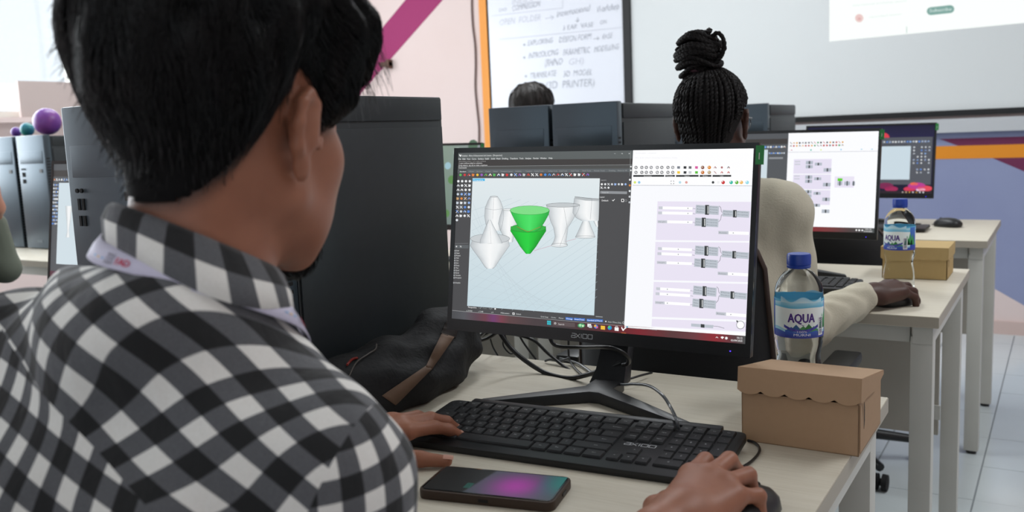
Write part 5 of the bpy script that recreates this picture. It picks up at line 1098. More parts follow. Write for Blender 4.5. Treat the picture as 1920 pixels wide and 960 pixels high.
    lo2 = np.minimum.reduce([rs_, ls_, pv, J['rel'], J['lel'], J['rwr'], J['lwr']])-.24; hi2 = np.maximum.reduce([rs_, ls_, pv, J['rel'], J['lel'], J['rwr'], J['lwr'], nk+.03])+.2
    V, Q = g.mesh(lo2, hi2, shirt.get('h', .005)); V = relax(V, Q, 1); me = np_mesh('shirt', V, Q, shirt_m)
    if shirt_uv: shirt_uv(me, V, J, sx, sy, ta)
    so = obj(shirt.get('name', 'shirt'), me, root)
    t = SDF(); t.ell(pv-ta*.02, A3(.172+a, .135+a, .12), TR, .05)
    for sd, q in (('r', 1), ('l', -1)): t.cap(pv+sx*.085*q-ta*.02, J[sd+'kn'], .082, .062, .04); t.cap(J[sd+'kn'], J[sd+'an']+A3(0, 0, .02), .062, .045, .03)
    lo3 = np.minimum.reduce([pv, J['ran'], J['lan']])-.2; hi3 = np.maximum.reduce([pv, J['rkn'], J['lkn']])+.2
    V, Q = t.mesh(lo3, hi3, .011); obj('trousers', np_mesh('trousers', V, Q, trouser_m), root)
    for sd in 'rl':
        sh = SDF(); an = J[sd+'an']; sh.cap(an+A3(0, -.035, -.045), an+A3(0, .15, -.05), .036, .032, .02); sh.cap(an, an+A3(0, .06, -.035), .04, .034, .02); sh.clip = lambda P, z=-loc_seat[2]+.002: z-P[:, 2]
        V, Q = sh.mesh(an-.12, an+A3(.12, .26, .12), .008); obj('shoe', np_mesh('shoe', V, Q, M_matte), root)
    if nails:
        for sd in 'rl': add_nails(tips[sd], nails, root)
    root_g[:] = [g]
    return root, f, T, R, J, O, (rs_, ls_, ms, pv, sx, sy, ta), tips, so, nh, L
def face_bits(root, T, R, s=1.0, glasses=False):
    for x in (-1, 1):
        e = MB().lathe([(max(.0123*s*math.sin(PI*i/10), 1e-4), -.0123*s*math.cos(PI*i/10)) for i in range(11)], 16); o = obj('eye', e.mesh('eye', mat('eye_white', '#d8d2cc', .2), smooth=60), root); o.location = T(x*.031, .0793, .0115)
        i_ = MB().lathe([(.0001, .0002), (.0046, .0), (.0001, -.0012)], 14); o2 = obj('iris', i_.mesh('iris', mat('iris_brown', '#1c100a', .15)), o); o2.rotation_euler = Matrix([list(r_) for r_ in R]).to_euler(); o2.rotation_euler = (Matrix([list(r_) for r_ in R]) @ Matrix.Rotation(-PI/2, 3, 'X')).to_euler(); o2.location = R @ A3(0, .0122*s, 0)
    if glasses:
        gl = MB()
        for x in (-1, 1):
            gl.tube([T(x*.039+.029*math.cos(a), .112-.010*abs(math.cos(a)), .008+.025*math.sin(a)) for a in np.linspace(0, 2*PI, 21)], .0011, 6); gl.tube([T(x*.068, .102, .016), T(x*.080, .06, .017), T(x*.079, .01, .016), T(x*.079, -.012, .004)], .0011, 6)
        gl.tube([T(-.011, .104, .012), T(0, .112, .015), T(.011, .104, .012)], .0011, 6); return gl
# ================================================================== the man in the checked shirt
mh = (A3(-.584, .521, 1.181), (6.5, -7.5, 3.0), (.055, .058))
mJ = dict(neck=(-.583, .470, 1.035), rsh=(-.476, .487, .918), lsh=(-.785, .415, .956), rel=(-.468, .555, .69), lel=(-.86, .56, .735), rwr=(-.325, .770, .786), lwr=(-.795, .835, .785),
          pelvis=(-.625, .30, .58), rkn=(-.52, .70, .53), lkn=(-.76, .68, .53), ran=(-.53, .66, .085), lan=(-.77, .64, .085))
mhands = {'r': ((-.318, .796, .790), (.14, .98, .10), (.05, -.10, 1), [(.045, .045, -.022), (.078, .050, -.030), (.100, .046, -.034)], -1, [(2, 46, 34), (0, 50, 36), (8, 66, 40), (16, 70, 36)], (6, -2, -12, -24)),
          'l': ((-.797, .846, .784), (.40, .91, .02), (.05, -.02, 1), [(.040, .046, -.014), (.078, .078, -.018), (.106, .098, -.022)], 1, [(6, 16, 14), (4, 20, 18), (6, 24, 20), (8, 26, 20)], (0, -3, -7, -13))}
_n = A3(.05, -.75, .65); _n /= np.linalg.norm(_n)
def surf_dir(ix, iy): D = A3(*CR)*ix-A3(*CU)*iy; D = D-A3(*CF)*((D @ _n)/(A3(*CF) @ _n)); return D/np.linalg.norm(D)
def dual(a, b): e1, e2 = surf_dir(*a), surf_dir(*b); return np.linalg.inv(np.stack([e1, e2, _n], 1))
BA = dual((.85, .53), (-.79, .62)); BB = dual((.94, .34), (-.20, .98)); PER = .0335
def man_uv(me, P, J, sx, sy, ta):
    w_ = .003*np.sin(P[:, 0]*40+P[:, 2]*25)+.002*np.sin(P[:, 2]*60-P[:, 1]*30)
    q = (P-J['neck']) @ BA.T; put_attr(me, 'uvA', np.stack([(q[:, 0]+w_)/PER, (q[:, 1]-w_*.8)/PER], 1)); put_attr(me, 'yoke', q[:, 1]-.108)
    q2 = (P-J['neck']) @ BB.T; put_attr(me, 'uvB', np.stack([(q2[:, 0]+w_*1.3)/(PER*.92), (q2[:, 1]-w_*.5)/(PER*1.05)], 1))
    uvs = np.zeros((len(P), 2)); seam = np.full(len(P), -1.)
    for sd, k in (('r', 1), ('l', -1)):
        a, b = J[sd+'sh'], J[sd+'el']; d = (b-a)/np.linalg.norm(b-a); u = np.cross(d, A3(0, 1, 0)); u /= np.linalg.norm(u); v = np.cross(d, u); p = P-a; ang = np.arctan2(p @ u, p @ v)
        uv_ = np.stack([ang*.062/PER+.25*(p @ d)/PER, (p @ d)/PER-.2*ang*.062/PER], 1); w2 = J[sd+'wr']; d2 = (w2-b)/np.linalg.norm(w2-b); u2 = np.cross(d2, A3(0, 0, 1)); u2 /= np.linalg.norm(u2); v2 = np.cross(d2, u2); p2 = P-b; fa = (p2 @ d2 > .01) & (p2 @ (d2+d) > 0); uv_[fa] = np.stack([np.arctan2(p2 @ u2, p2 @ v2)*.050/PER, (p2 @ d2)/PER], 1)[fa]; sm = (P-(a+sx*k*.016)) @ (sx*k*.8+d*.35); m_ = sm > seam; side = (P-a*.5-J['lsh' if sd == 'r' else 'rsh']*.5) @ sx*k > 0; uvs[side] = uv_[side]; seam = np.maximum(seam, sm)
    put_attr(me, 'uvS', uvs); put_attr(me, 'seam', seam)
def man_disp(P):
    a = np.sin(P[:, 0]*95+3*np.sin(P[:, 2]*14)+P[:, 2]*20)*np.clip((P[:, 0]*-1-.02)/.12, 0, 1); b = np.sin(P[:, 2]*48+2.2*np.sin(P[:, 0]*17+P[:, 1]*9)+P[:, 0]*30)
    c = np.sin(P[:, 0]*33-P[:, 2]*38+P[:, 1]*22+1.3*np.sin(P[:, 1]*31)); return -.0042*a-.0016*b-.0032*c
def man_line(l): return np.interp(l[:, 1], [-.12, -.095, -.075, -.055, -.040, -.028, -.012, .012, .022, .034, .055, .075, .10], [-.072, -.068, -.060, -.040, -.010, .022, .044, .036, .010, .006, .012, .034, .052])
def man_stub(V, O, R):
    l = (V-O) @ R; h_ = sst(l[:, 2]-man_line(l), -.016, .012)*(l[:, 1] < .12)*sst(l[:, 2], -.10, -.085)*sst(.03-l[:, 1], -.06, .0)
    ear = (np.abs(l[:, 0]) > .073) & (l[:, 1] > -.03) & (l[:, 1] < .02); h_[ear] = 0
    c_ = .75*sst(l[:, 1], .055, .080)*sst(-np.abs(l[:, 0]), -.034, -.014)*sst(-l[:, 2], .068, .086)*sst(l[:, 2], -.135, -.12); return np.clip(h_*1.15+c_, 0, 1)
mroot, mf, mT, mR, mj, mO, mB, mtips, mshirt, nh, mL = person('young man in a black and white checked shirt seated with his back to the camera', (-.625, .33, .485), mJ, mh, M_skin, plaid_material(), mat('trousers_dark', '#23252b', .8), .0030, mhands,
    dict(fat=.012, arm=(.058, .056, .040), disp=man_disp, cuff=.72, h=.0045, ltrap=.040, yoke=True, rtrap=.3, ncut=.036), man_uv, nails=M_nail, stub=man_stub)
face_bits(mroot, mT, mR)
# hair: a solid that follows the skull, thick on top and fading out at the nape, plus loose strands
def head_only(f, n): g = SDF(); g.p = f.p[:n]; return g
def skull_sdf(O, R, s=1.0):
    g = SDF(); g.ell(O+R @ (A3(0, -.014, .040)*s), A3(.0755, .097, .086)*s, R, .012*s); g.ell(O+R @ (A3(0, .030, -.012)*s), A3(.061, .060, .078)*s, R, .03*s); g.cap(O+R @ (A3(0, -.022, -.035)*s), O+R @ (A3(0, -.05, -.16)*s), .055*s, .058*s, .03*s); return g
skm = skull_sdf(mO, mR)
def loc(O, R, P, s=1.0): return (P-O) @ R/s
def hair_t(P):
    l = loc(mO, mR, P); x, y, z = l.T; ax = np.abs(x)
    zl = np.interp(y, [-.12, -.095, -.075, -.055, -.040, -.028, -.012, .012, .022, .034, .055, .075, .10], [-.072, -.068, -.060, -.040, -.010, .022, .044, .036, .010, .006, .012, .034, .052])
    w_ = np.interp(y, [-.10, -.03, .02, .06], [.125, .075, .03, .02]); k = sst(z-zl, -.004, w_)
    top = .015+.018*sst(z, .02, .11)*(1-.45*sst(y, .0, .08))
    return -.004*(1-sst(z-zl, -.006, .010))+.0008*sst(z-zl, .004, .012)+k*top
def hair_n(P):
    l = loc(mO, mR, P); return .0030*np.sin(l[:, 0]*150+l[:, 1]*60+2*np.sin(l[:, 2]*40))*sst(l[:, 2], .0, .08)+.0022*np.sin(l[:, 1]*170+l[:, 2]*90)*sst(l[:, 2], -.01, .06)
hm = SDF(); hm.p = list(skm.p); hm.p.append((1, mO+mR @ A3(.030, .046, .080), A3(.040, .026, .034), mR @ rot(-15, -35, 0), None, .03, 0)); hm.p.append((1, mO+mR @ A3(-.03, .048, .084), A3(.042, .026, .032), mR @ rot(15, -30, 0), None, .03, 0))
hm.disp = lambda P: -hair_t(P)+hair_n(P)
V, Q = hm.mesh(mO-.2, mO+.24, .0040); keep = hair_t(V[Q].mean(1)) > -.0015
lz = loc(mO, mR, V[Q].mean(1)); keep &= lz[:, 2] > -.085; Vh = relax(V, Q, 1)
hobj = obj('hair', np_mesh('hair', Vh, Q[keep], M_haircap), mroot, label='thick black hair, short at the nape and longer over the forehead')
rs = np.random.RandomState(4); usedv = np.unique(Q[keep]); cand_ = Vh[usedv]; lc_ = loc(mO, mR, cand_)
pw = .25+1.2*sst(lc_[:, 2], -.02, .08); pick = rs.choice(len(cand_), 8500, p=pw/pw.sum()); P0 = cand_[pick]; l0 = lc_[pick]
crown = mO+mR @ A3(0, -.055, .125); dwn = A3(0, 0, -1)
def flow(P): d = P-crown; d /= np.linalg.norm(d, axis=1, keepdims=True)+1e-6; return d*1.0+dwn*.55+(mR @ A3(0, .25, 0))*sst(loc(mO, mR, P)[:, 1], .0, .06)[:, None]
step = np.interp(l0[:, 2], [-.08, -.05, -.01, .05, .12], [.0005, .0008, .0028, .0075, .0095])*rs.uniform(.7, 1.25, len(P0))
paths = grow(lambda P: hm.val(P), P0, flow, 8, step, .0045, rs, .28)
obj('hair_strands', strands('hair_strands', paths, rs.uniform(.00035, .0008, len(P0)), M_hair), hobj, kind='stuff')
# stray fringe in front of the forehead
m_ = (lc_[:, 1] > .075) & (lc_[:, 2] > .05); fc = cand_[m_]; sel = fc[rs.choice(len(fc), 420)]; K = 12; pth = np.zeros((420, K, 3)); pth[:, 0] = sel; dirn = (mR @ A3(.3, .55, -.1))+rs.normal(0, .26, (420, 3)); sp_ = rs.uniform(.0022, .0042, 420)
for k in range(1, K): dirn = dirn+dwn*.24+(mR @ A3(0, -.045, 0))*k*.25; d = dirn/np.linalg.norm(dirn, axis=1, keepdims=True); pth[:, k] = pth[:, k-1]+d*sp_[:, None]
obj('fringe_strands', strands('fringe_strands', pth, rs.uniform(.0003, .0006, 420), M_hair), hobj, kind='stuff')
# stray tufts at the back of the head
m_ = (lc_[:, 1] < -.06) & (lc_[:, 2] > -.03); fc = cand_[m_]; nn = 500; sel = fc[rs.choice(len(fc), nn)]; K = 7; pth = np.zeros((nn, K, 3)); pth[:, 0] = sel; dirn = grad(lambda P: skm.val(P), sel)*.9+dwn*.5+rs.normal(0, .35, (nn, 3)); sp_ = rs.uniform(.0012, .0030, nn)
for k in range(1, K): dirn = dirn+dwn*.25; d = dirn/np.linalg.norm(dirn, axis=1, keepdims=True); pth[:, k] = pth[:, k-1]+d*sp_[:, None]
obj('stray_tufts', strands('stray_tufts', pth, rs.uniform(.0003, .0006, nn), M_hair), hobj, kind='stuff')
# beard: strands rooted on the chin
hd = head_only(mf, nh); nn = 1500; P = mO+(rs.uniform([-.028, .045, -.122], [.028, .105, -.070], (60000, 3))) @ mR.T; d = hd.val(P); P = P[np.abs(d) < .0012]; l = loc(mO, mR, P)
w_ = sst(l[:, 1], .056, .078)*sst(-np.abs(l[:, 0]), -.030, -.016)*sst(-l[:, 2], .074, .088); P = P[rs.rand(len(P)) < w_][:nn]
pth = grow(lambda q: hd.val(q), P, lambda q: np.tile(dwn*.8+mR @ A3(0, .25, 0), (len(q), 1)), 6, rs.uniform(.0022, .0045, len(P)), .009, rs, .25)
obj('goatee', strands('goatee', pth, np.full(len(P), .00055), M_hair), mroot, kind='stuff')
for x in (-1, 1):
    nn = 110; t_ = rs.rand(nn); P = np.stack([x*(.014+.034*t_), .0965-.012*t_**2, .035+.004*np.sin(t_*3)+rs.normal(0, .0015, nn)], 1); pth = np.stack([P+np.array([x*.0022, -.0003, .0006])*k for k in range(4)], 1)
    obj('eyebrow', strands('eyebrow', mO+pth @ mR.T, np.full(nn, .0004), M_hair), mroot)
# collar: stand and fall, swept round the neck; drawing frame centred on the neck base
def sweep(name, prof_fn, phis, m, parent, uvper=None, close=False, thick=.0014):
    """prof_fn(phi) -> list of points across; builds a thin double-sided strip"""
    rows = np.array([prof_fn(p) for p in phis]); a_, b_ = rows.shape[:2]
    du = np.gradient(rows, axis=0); dv = np.gradient(rows, axis=1); N = np.cross(du, dv); N /= np.linalg.norm(N, axis=2, keepdims=True)+1e-9
    V = np.concatenate([(rows+N*thick/2).reshape(-1, 3), (rows-N*thick/2).reshape(-1, 3)]); n = a_*b_; Q = []
    for i in range(a_-1):
        for j in range(b_-1): k = i*b_+j; Q += [(k, k+b_, k+b_+1, k+1), (n+k, n+k+1, n+k+b_+1, n+k+b_)]
    for i in range(a_-1): k = i*b_; Q += [(k, n+k, n+k+b_, k+b_), (k+b_-1, k+2*b_-1, n+k+2*b_-1, n+k+b_-1)]
    for j in range(b_-1): Q += [(j, j+1, n+j+1, n+j), ((a_-1)*b_+j, n+(a_-1)*b_+j, n+(a_-1)*b_+j+1, (a_-1)*b_+j+1)]
    Q = np.array(Q); me = np_mesh(name, V, Q, m)
    if uvper:
        s_ = np.concatenate([[0], np.cumsum(np.linalg.norm(np.diff(rows[:, b_//2], axis=0), axis=1))]); t_ = np.concatenate([[0], np.cumsum(np.linalg.norm(np.diff(rows[a_//2], axis=0), axis=1))])
        UV = np.stack(np.meshgrid(s_, t_, indexing='ij'), -1).reshape(-1, 2)/uvper; UV = np.concatenate([UV, UV]); put_attr(me, 'uvA', UV); put_attr(me, 'seam', np.full(len(V), -1.)); put_attr(me, 'yoke', np.full(len(V), -1.))
    return obj(name, me, parent)
CN = mL((-.583, .480, 1.065))
def ring_pt(phi, r_, dz): c, s_ = math.cos(phi), math.sin(phi); return CN+A3(r_*c, r_*s_, dz-.486*r_*s_-.222*r_*c)   # phi 0 = right, 90 = front
_ph = np.radians(np.linspace(-260, 90, 141)); _g = root_g[0]; _dz = []
for p_ in _ph:
    zs_ = np.linspace(-.035, .028, 127); v_ = _g.val(np.array([ring_pt(p_, .0790, z_) for z_ in zs_]), full=False); ok_ = np.where(v_ > .0012)[0]; _dz.append(zs_[ok_[0]] if len(ok_) else .0)
_dz = np.array(_dz); _dz = np.array([_dz[max(0, i-7):i+8].max()*.5+_dz[max(0, i-7):i+8].mean()*.5 for i in range(len(_dz))]); dzl = lambda phi: float(np.interp((phi+math.radians(260)) % (2*PI)-math.radians(260), _ph, _dz))
def collar(phi):
    f_ = max(0, math.sin(phi))**2; R_ = lambda r_, z: ring_pt(phi, r_, z)
    k_ = (1+math.cos(phi+.5))/2; kk = k_**6; zl = min(.024, dzl(phi)+.021-.021*kk)-.006*f_; rl = .0675+.0150*kk; return [R_(.055, .006), R_(.0555, .022), R_(.057, .0325), R_(.0595, .034), R_(.063, .030), R_(.5*(.063+rl)+.002, .5*(.030+zl)+.002), R_(rl, zl)]
sweep('collar', collar, [math.radians(a) for a in np.linspace(-250, 70, 97)], mshirt.data.materials[0], mshirt, 1*.037)
M_lan = mat('lanyard_ribbon', '#cfcbe0', .6); lanr = []
def lan(phi):
    f_ = max(0, math.sin(phi))**2; g_ = max(0, math.cos(phi)); k_ = (1+math.cos(phi+.5))/2; a = ring_pt(phi, .0690, dzl(phi)+.022-.004*k_); b = ring_pt(phi, .0800, dzl(phi)+.0005); return [a, a*.5+b*.5+(a-CN)*.012, b]
lo_ = sweep('lanyard', lan, [math.radians(a) for a in np.linspace(-235, 55, 80)], M_lan, mroot, None, thick=.0012); lo_['label'] = 'pale lavender printed lanyard ribbon'
# printed lettering on the lanyard ribbon (follows the ribbon)
lc = Canvas(lambda x, y: (x, y)); lw = [math.radians(a) for a in np.linspace(-235, 55, 400)]
arc = np.array([lan(p)[1] for p in lw]); al = np.concatenate([[0], np.cumsum(np.linalg.norm(np.diff(arc, axis=0), axis=1))])
i0 = int(np.argmin(np.abs(np.array(lw)-math.radians(-97)))); s0 = al[i0]
for k in range(-3, 4):
    b = s0+k*.165
    for j, c in enumerate(('#4aa8dc', '#e8b83a', '#4aa8dc')): lc.line([(b-.016+j*.006, -.001), (b-.012+j*.006, -.001)], .0012, c, 1)
    for r_, w_ in enumerate(('MAKE', 'YOUR', 'IDEA')): lc.text(w_, b+.002, .0018-.0042*r_+.0012, .0034, b+.0115, None, '#2a2436', 1, flip=1)
    lc.text('FAD', b+.0135, -.0044, .0078, b+.026, None, '#c8284e', 1, flip=1); lc.text('FAD', b+.0140, -.0044, .0078, b+.0265, None, '#c8284e', 1.5, flip=1)
vs = []
for x, y, z in lc.v:
    ph_ = np.interp(x, al, lw); a_, m_2, b_ = lan(ph_); t_ = .56-y/.024; p = a_+(b_-a_)*t_; n_ = (m_2-(a_+b_)/2); n_ = n_/(np.linalg.norm(n_)+1e-9); out = p-CN; out[2] = 0; out /= np.linalg.norm(out); bul = 4*t_*(1-t_)*np.linalg.norm(m_2-(a_+b_)/2); vs.append(tuple(p+n_*bul*.9+out*(.0012+z*3)))
lc.v = vs; obj('ribbon_print', lc.mesh('ribbon_print', M_print), lo_)
# ------------------------------------------------------------------ slumped black bag against the tower
bag = thing('black_bag', 'slumped black fabric bag with a tan strap between tower and monitor', 'bag', (-.93, 1.12, .75), 0)
M_bag = mat('bag_cloth', '#101012', .8, bump=(120, .5, .003)); bf = SDF()
for (x, y, z, rx, ry, rz_) in ((.01, .13, .055, .055, .10, .062), (-.005, .17, .085, .040, .055, .036), (.0, -.02, .045, .062, .13, .055), (-.01, -.12, .035, .052, .09, .045), (.035, .02, .03, .05, .12, .04)): bf.ell((x, y, z), (rx, ry, rz_), None, .03)
bf.disp = lambda P: .0030*np.sin(P[:, 1]*60+2*np.sin(P[:, 2]*40)+P[:, 0]*50)+.0018*np.sin(P[:, 2]*110+P[:, 1]*35)+.0015*np.sin(P[:, 0]*130-P[:, 1]*50)
bf.clip = lambda P: np.maximum(.001-P[:, 2], -(P[:, 0]+.066))
V, Q = bf.mesh((-.12, -.27, -.03), (.13, .29, .19), .005); obj('bag_body', np_mesh('bag_body', relax(V, Q, 1), Q, M_bag), bag)
def on_bag(px, py, lift=.002):
    d = ray(px, py); d = np.array(d)/d.length; o_ = A3(0, 0, CAMZ)-A3(-.93, 1.12, .75); ts = np.linspace(.8, 1.9, 500); P = o_+ts[:, None]*d; v = bf.val(P); k = np.argmax(v < lift); return P[k] if v.min() < lift else P[np.argmin(v)]
def ribbon_on(name, a, b, m, parent, n=14, th=.0014, lab=None):
    A_ = [on_bag(*(np.array(a[0])+(np.array(a[1])-a[0])*t)) for t in np.linspace(0, 1, n)]; B_ = [on_bag(*(np.array(b[0])+(np.array(b[1])-b[0])*t)) for t in np.linspace(0, 1, n)]
    rows = np.array([[p, (p+q)/2, q] for p, q in zip(A_, B_)]); it = iter(rows); o_ = sweep(name, lambda p: list(rows[int(p)]), range(n), m, parent, thick=th)
    if lab: o_['label'] = lab
    return o_
M_tan = mat('strap_tan', '#6b5444', .75)
ribbon_on('strap', ((828, 625), (798, 688)), ((852, 632), (810, 692)), M_tan, bag, lab='tan webbing strap'); ribbon_on('strap', ((798, 686), (716, 742)), ((812, 690), (742, 760)), M_tan, bag, lab='tan webbing strap')
ribbon_on('strap_holder', ((838, 600), (826, 626)), ((862, 606), (854, 634)), mat('strap_dark', '#2b2422', .8), bag)
zp = [on_bag(x, y, .003) for x, y in ((655, 705), (668, 680), (690, 664), (704, 655), (706, 645))]; obj('zip_edge', MB().tube(zp, .0012, 6, 5).mesh('zip_edge', mat('zip_grey', '#5a5450', .5), smooth=60), bag)
zp = [on_bag(x, y, .0035) for x, y in ((651, 684), (660, 674), (670, 671))]; obj('zip_puller', MB().tube(zp, .002, 6, 4).mesh('zip_puller', mat('zip_red', '#7a1c14', .5), smooth=60), bag)
# ================================================================== the person with the braided bun
wh = (A3(-.652, 1.900, 1.170), (4, -4, 0), (.048, .052))
wJ = dict(neck=(-.652, 1.860, 1.050), rsh=(-.500, 1.870, .985), lsh=(-.805, 1.840, .985), rel=(-.468, 1.905, .735), lel=(-.86, 1.95, .745), rwr=(-.375, 2.085, .782), lwr=(-.78, 2.19, .785),
          pelvis=(-.655, 1.76, .58), rkn=(-.56, 2.12, .53), lkn=(-.77, 2.12, .53), ran=(-.57, 2.10, .085), lan=(-.78, 2.10, .085))
whands = {'r': ((-.368, 2.095, .786), (.52, .85, .05), (.02, -.08, 1), [(.045, .045, -.022), (.078, .050, -.030), (.100, .044, -.034)], -1, [(14, 32, 30), (12, 36, 32), (20, 46, 36), (28, 50, 34)], (5, 1, -6, -14)),
          'l': ((-.775, 2.205, .785), (.3, .95, .02), (.05, -.02, 1), [(.040, .040, -.014), (.072, .060, -.018), (.095, .066, -.022)], 1, [(6, 18, 14), (4, 20, 18), (6, 24, 20), (8, 26, 20)], (4, 0, -4, -10))}
M_knit = mat('sweater_cream', '#bdb6a4', .9, bump=(260, .4, .002), noise=(14, .3, (1, 1, 1), '#b0a893'))
def wdisp(P):
    q = np.sin(P[:, 0]*120+P[:, 1]*60+2*np.sin(P[:, 2]*30)); r_ = np.sin(P[:, 1]*150-P[:, 0]*70+1.5*np.sin(P[:, 2]*60)); low = sst(-(P[:, 2]), -.38, -.28); return -.0022*r_*low-.0016*np.sin(P[:, 2]*55+P[:, 0]*45+2*np.sin(P[:, 1]*25))-.0010*q
wroot, wf, wT, wR, wj, wO, wB, wtips, wshirt, wnh, wL = person('person with braided bun, glasses and cream sweater, back turned, hand on a mouse', (-.655, 1.78, .485), wJ, wh, M_skind, M_knit, mat('trousers_black', '#17181b', .8), .0042, whands,
    dict(fat=.006, arm=(.056, .050, .036), disp=wdisp, cuff=.93, h=.0055, ncut=.030, name='sweater'), hs=.90, nails=M_naild)
gl = face_bits(wroot, wT, wR, .90, True); obj('glasses', gl.mesh('glasses', mat('glasses_rim', '#1a1a1c', .3), smooth=60), wroot, label='thin dark round glasses')
skw = skull_sdf(wO, wR, .90); ws = SDF(); ws.p = list(skw.p)
def wt(P):
    l = loc(wO, wR, P, .90); x, y, z = l.T; zl = np.interp(y, [-.12, -.095, -.07, -.04, -.02, .0, .03, .06, .1], [-.075, -.072, -.070, -.050, .0, .040, .045, .06, .085]); return -.004+.007*sst(z-zl, -.004, .015)
ws.disp = lambda P: -wt(P); V, Q = ws.mesh(wO-.16, wO+.18, .005); keep = (wt(V[Q].mean(1)) > -.001) & (loc(wO, wR, V[Q].mean(1))[:, 2] > -.085)
whr = obj('hair', np_mesh('hair', V, Q[keep], M_hairb), wroot, label='black braids gathered into a bun on top')
bun = wO+wR @ A3(-.022, -.028, .146)
def braid(path, r_, tw=420, nseg=None):
    """three interlaced strands along a path"""
    P = np.array([list(p) for p in crom([Vector(p) for p in path], 7)]); T_ = np.gradient(P, axis=0); T_ /= np.linalg.norm(T_, axis=1, keepdims=True); s_ = np.concatenate([[0], np.cumsum(np.linalg.norm(np.diff(P, axis=0), axis=1))])
    a = np.cross(T_, A3(.2, .3, .93)); a /= np.linalg.norm(a, axis=1, keepdims=True); b = np.cross(T_, a); out = []
    for k in range(2): th = s_*tw+k*PI; out.append(P+r_*.55*(a*np.cos(th)[:, None]+b*np.sin(th)[:, None]*.6))
    return out
bm_ = MB(); nb_ = 34
for k in range(nb_):
    az = math.radians(-205+230*k/(nb_-1)) if k < nb_ else 0; st = []
    zlow = {True: -.066, False: .035}[math.sin(az) < -.35]; zlow = np.interp(math.sin(az), [-1, -.75, -.5, -.1, .3], [-.070, -.062, .010, .035, .058])
    for t_ in np.linspace(0, 1, 9):
        z = zlow+(.126-zlow)*t_; d = wR @ A3(math.cos(az)+.12*math.sin(k*2.1), math.sin(az)+.05*math.cos(k*1.7), 0); d /= np.linalg.norm(d); c = wO+wR @ (A3(0, -.02, z)*.90); c = c*(1-.9*max(0, t_-.75)*4*.3)+(bun-A3(0, 0, .03))*(.9*max(0, t_-.75)*4*.3)
        rr = np.linspace(0, .14, 141); v = ws.val(c+rr[:, None]*d); i_ = np.argmax(v > .0015) if (v > .0015).any() and v[0] < 0 else 0; st.append(c+d*max(rr[i_], .012))
    st.append(bun+wR @ A3(math.cos(az)*.020, math.sin(az)*.020, -.034))
    for q in braid(st, .0042): bm_.tube(q, .0034, 5)
obj('scalp_braids', bm_.mesh('scalp_braids', M_hairb, smooth=70), whr, kind='stuff')
bb = MB(); rb = random.Random(8)
cb = SDF(); cb.ell((0, 0, 0), (.043, .041, .041)); V, Q = cb.mesh((-.07, -.07, -.07), (.07, .07, .07), .006); bb.add([tuple(bun+v) for v in V], [tuple(q) for q in Q])
for k in range(22):
    tl = rb.uniform(-.8, .7); az = rb.uniform(0, 6.28); h_ = (k/21-.5)*.074; R1 = math.sqrt(max(.0475**2-(h_*1.12)**2, .016**2)); st = []
    for j in range(15): a = az+j*2*PI*.93/14; st.append(bun+A3(R1*math.cos(a), R1*math.sin(a)*.95, h_+.020*tl*math.sin(a+az)+.004*math.sin(3*a)))
    for q in braid(st, .0046, 380): bb.tube(q, .0040, 5)
st = [bun+A3(*p) for p in ((.030, -.01, .030), (.044, -.012, .040), (.056, -.012, .030), (.060, -.014, .010), (.052, -.016, -.010), (.040, -.014, -.024))]
for q in braid(st, .0044, 380): bb.tube(q, .0036, 5)
obj('bun', bb.mesh('bun', M_hairb, smooth=70), whr, label='coiled bun of braids', kind='stuff')
obj('hair_tie', MB().tube([bun+wR @ A3(.027*math.cos(a), .027*math.sin(a), -.036) for a in np.linspace(0, 2*PI, 19)], .0045, 7).mesh('hair_tie', mat('tie_plum', '#3a1c26', .7), smooth=60), whr)
sweep('neckband', lambda ph_: [wL(A3(-.652, 1.868, 1.044))+A3(.054*math.cos(ph_), .054*math.sin(ph_), .018-.012*math.sin(ph_)), wL(A3(-.652, 1.868, 1.044))+A3(.062*math.cos(ph_), .062*math.sin(ph_), .004-.012*math.sin(ph_))], [math.radians(a) for a in np.linspace(0, 360, 49)], M_knit, wroot, thick=.004)
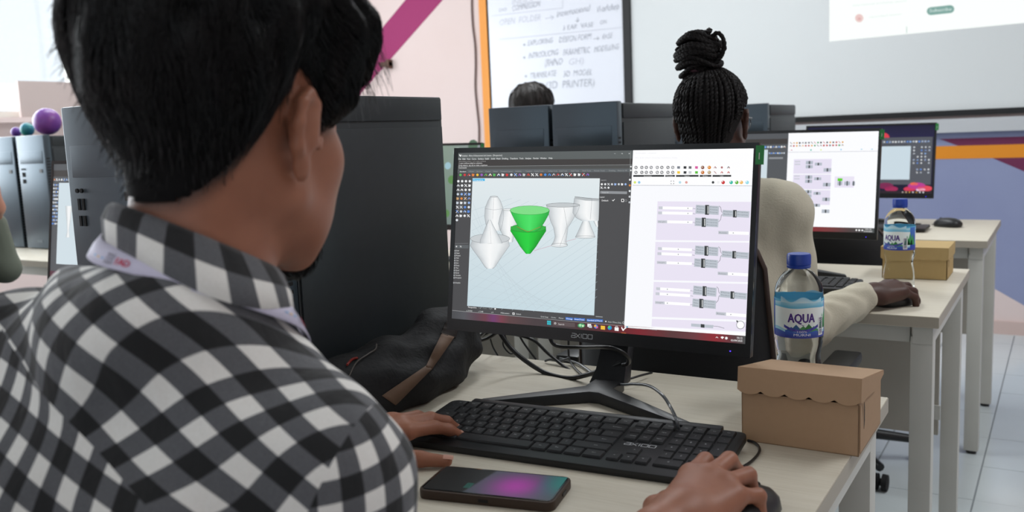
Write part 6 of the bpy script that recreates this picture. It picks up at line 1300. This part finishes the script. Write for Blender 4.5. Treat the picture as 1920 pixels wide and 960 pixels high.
# ================================================================== person whose head top shows below the whiteboard
def simple_person(label, seat, head, J, hands, hairc, shirtm, skin, h=.008):
    r_ = person(label, seat, J, head, skin, shirtm, mat('trousers_navy', '#1e222c', .8), h, hands, dict(fat=.008, arm=(.056, .050, .038), disp=None, cuff=.9, h=.010, ncut=.03))
    root, O, R = r_[0], r_[5], r_[3]; sk = skull_sdf(O, R)
    def tt(P):
        l = loc(O, R, P); x, y, z = l.T; zl = np.interp(y, [-.12, -.095, -.07, -.04, -.02, .0, .03, .06, .1], [-.070, -.066, -.058, -.030, .02, .045, .045, .055, .07]); return -.004+(.009+.010*sst(z, .02, .12))*sst(z-zl, -.004, .02)
    g = SDF(); g.p = list(sk.p); g.disp = lambda P: -tt(P)+.0015*np.sin(P[:, 0]*160+P[:, 1]*120); V, Q = g.mesh(O-.16, O+.2, .006); k = (tt(V[Q].mean(1)) > -.001) & (loc(O, R, V[Q].mean(1))[:, 2] > -.08)
    ho = obj('hair', np_mesh('hair', V, Q[k], hairc), root); face_bits(root, r_[2], R)
    cn = V[np.unique(Q[k])]; n_ = 1500; P0 = cn[rs.choice(len(cn), n_)]; cr = O+R @ A3(0, -.05, .13)
    pa = grow(lambda P: g.val(P), P0, lambda P: (P-cr)/(np.linalg.norm(P-cr, axis=1, keepdims=True)+1e-6)+dwn*.5, 6, rs.uniform(.003, .008, n_), .004, rs, .25); obj('hair_strands', strands('hair_strands', pa, np.full(n_, .0007), hairc), ho, kind='stuff')
    return r_
def std_joints(x, y, zs=0, lean=.06):
    return dict(neck=(x, y, 1.065+zs), rsh=(x+.16, y+.01, .985+zs), lsh=(x-.16, y+.01, .985+zs), rel=(x+.20, y+.12, .75+zs), lel=(x-.20, y+.12, .75+zs), rwr=(x+.14, y+.34, .782), lwr=(x-.14, y+.34, .782),
                pelvis=(x, y-.10, .58), rkn=(x+.10, y+.28, .53), lkn=(x-.10, y+.28, .53), ran=(x+.10, y+.26, .085), lan=(x-.10, y+.26, .085))
flat = lambda x, y, mi: ((x, y, .785), (.0, 1, .0), (0, 0, 1), [(.040, .040, -.014), (.072, .056, -.018), (.095, .060, -.022)], mi, [(6, 18, 14)]*4, (4, 0, -4, -10))
simple_person('person whose dark hair top shows above the towers below the whiteboard', (-1.80, 3.06, .485), (A3(-1.797, 3.135, 1.222), (0, -4, 0)), std_joints(-1.80, 3.10), {'r': flat(-1.66, 3.45, -1), 'l': flat(-1.94, 3.45, 1)}, mat('hair_dark_brown', '#1d1511', .5), mat('shirt_grey', '#4a5058', .85), M_skin)
fj = std_joints(-3.33, 1.60); fj.update(rsh=(-3.30, 1.60, .97), rel=(-3.215, 1.80, .770), rwr=(-3.205, 1.775, .950))
fh = {'r': ((-3.150, 1.765, .972), (.12, -.15, 1), (.6, .8, .05), [(.040, .040, -.014), (.072, .050, -.020), (.092, .046, -.030)], -1, [(30, 70, 40), (30, 72, 40), (34, 75, 40), (36, 75, 40)], (3, 0, -3, -6)), 'l': flat(-3.66, 1.86, 1)}
fj['lwr'] = (-3.66, 1.86, .782)
simple_person('person cut by the left frame edge, raised hand and olive-grey sleeve in view', (-3.33, 1.55, .485), (A3(-3.32, 1.66, 1.215), (-10, -6, 0)), fj, fh, mat('hair_soft_black', '#141213', .5), mat('shirt_olive', '#6e7468', .85, noise=(12, .3, (1, 1, 1), '#646a5e')), mat_skin('skin_light', '#b98570', '#a8725e'))
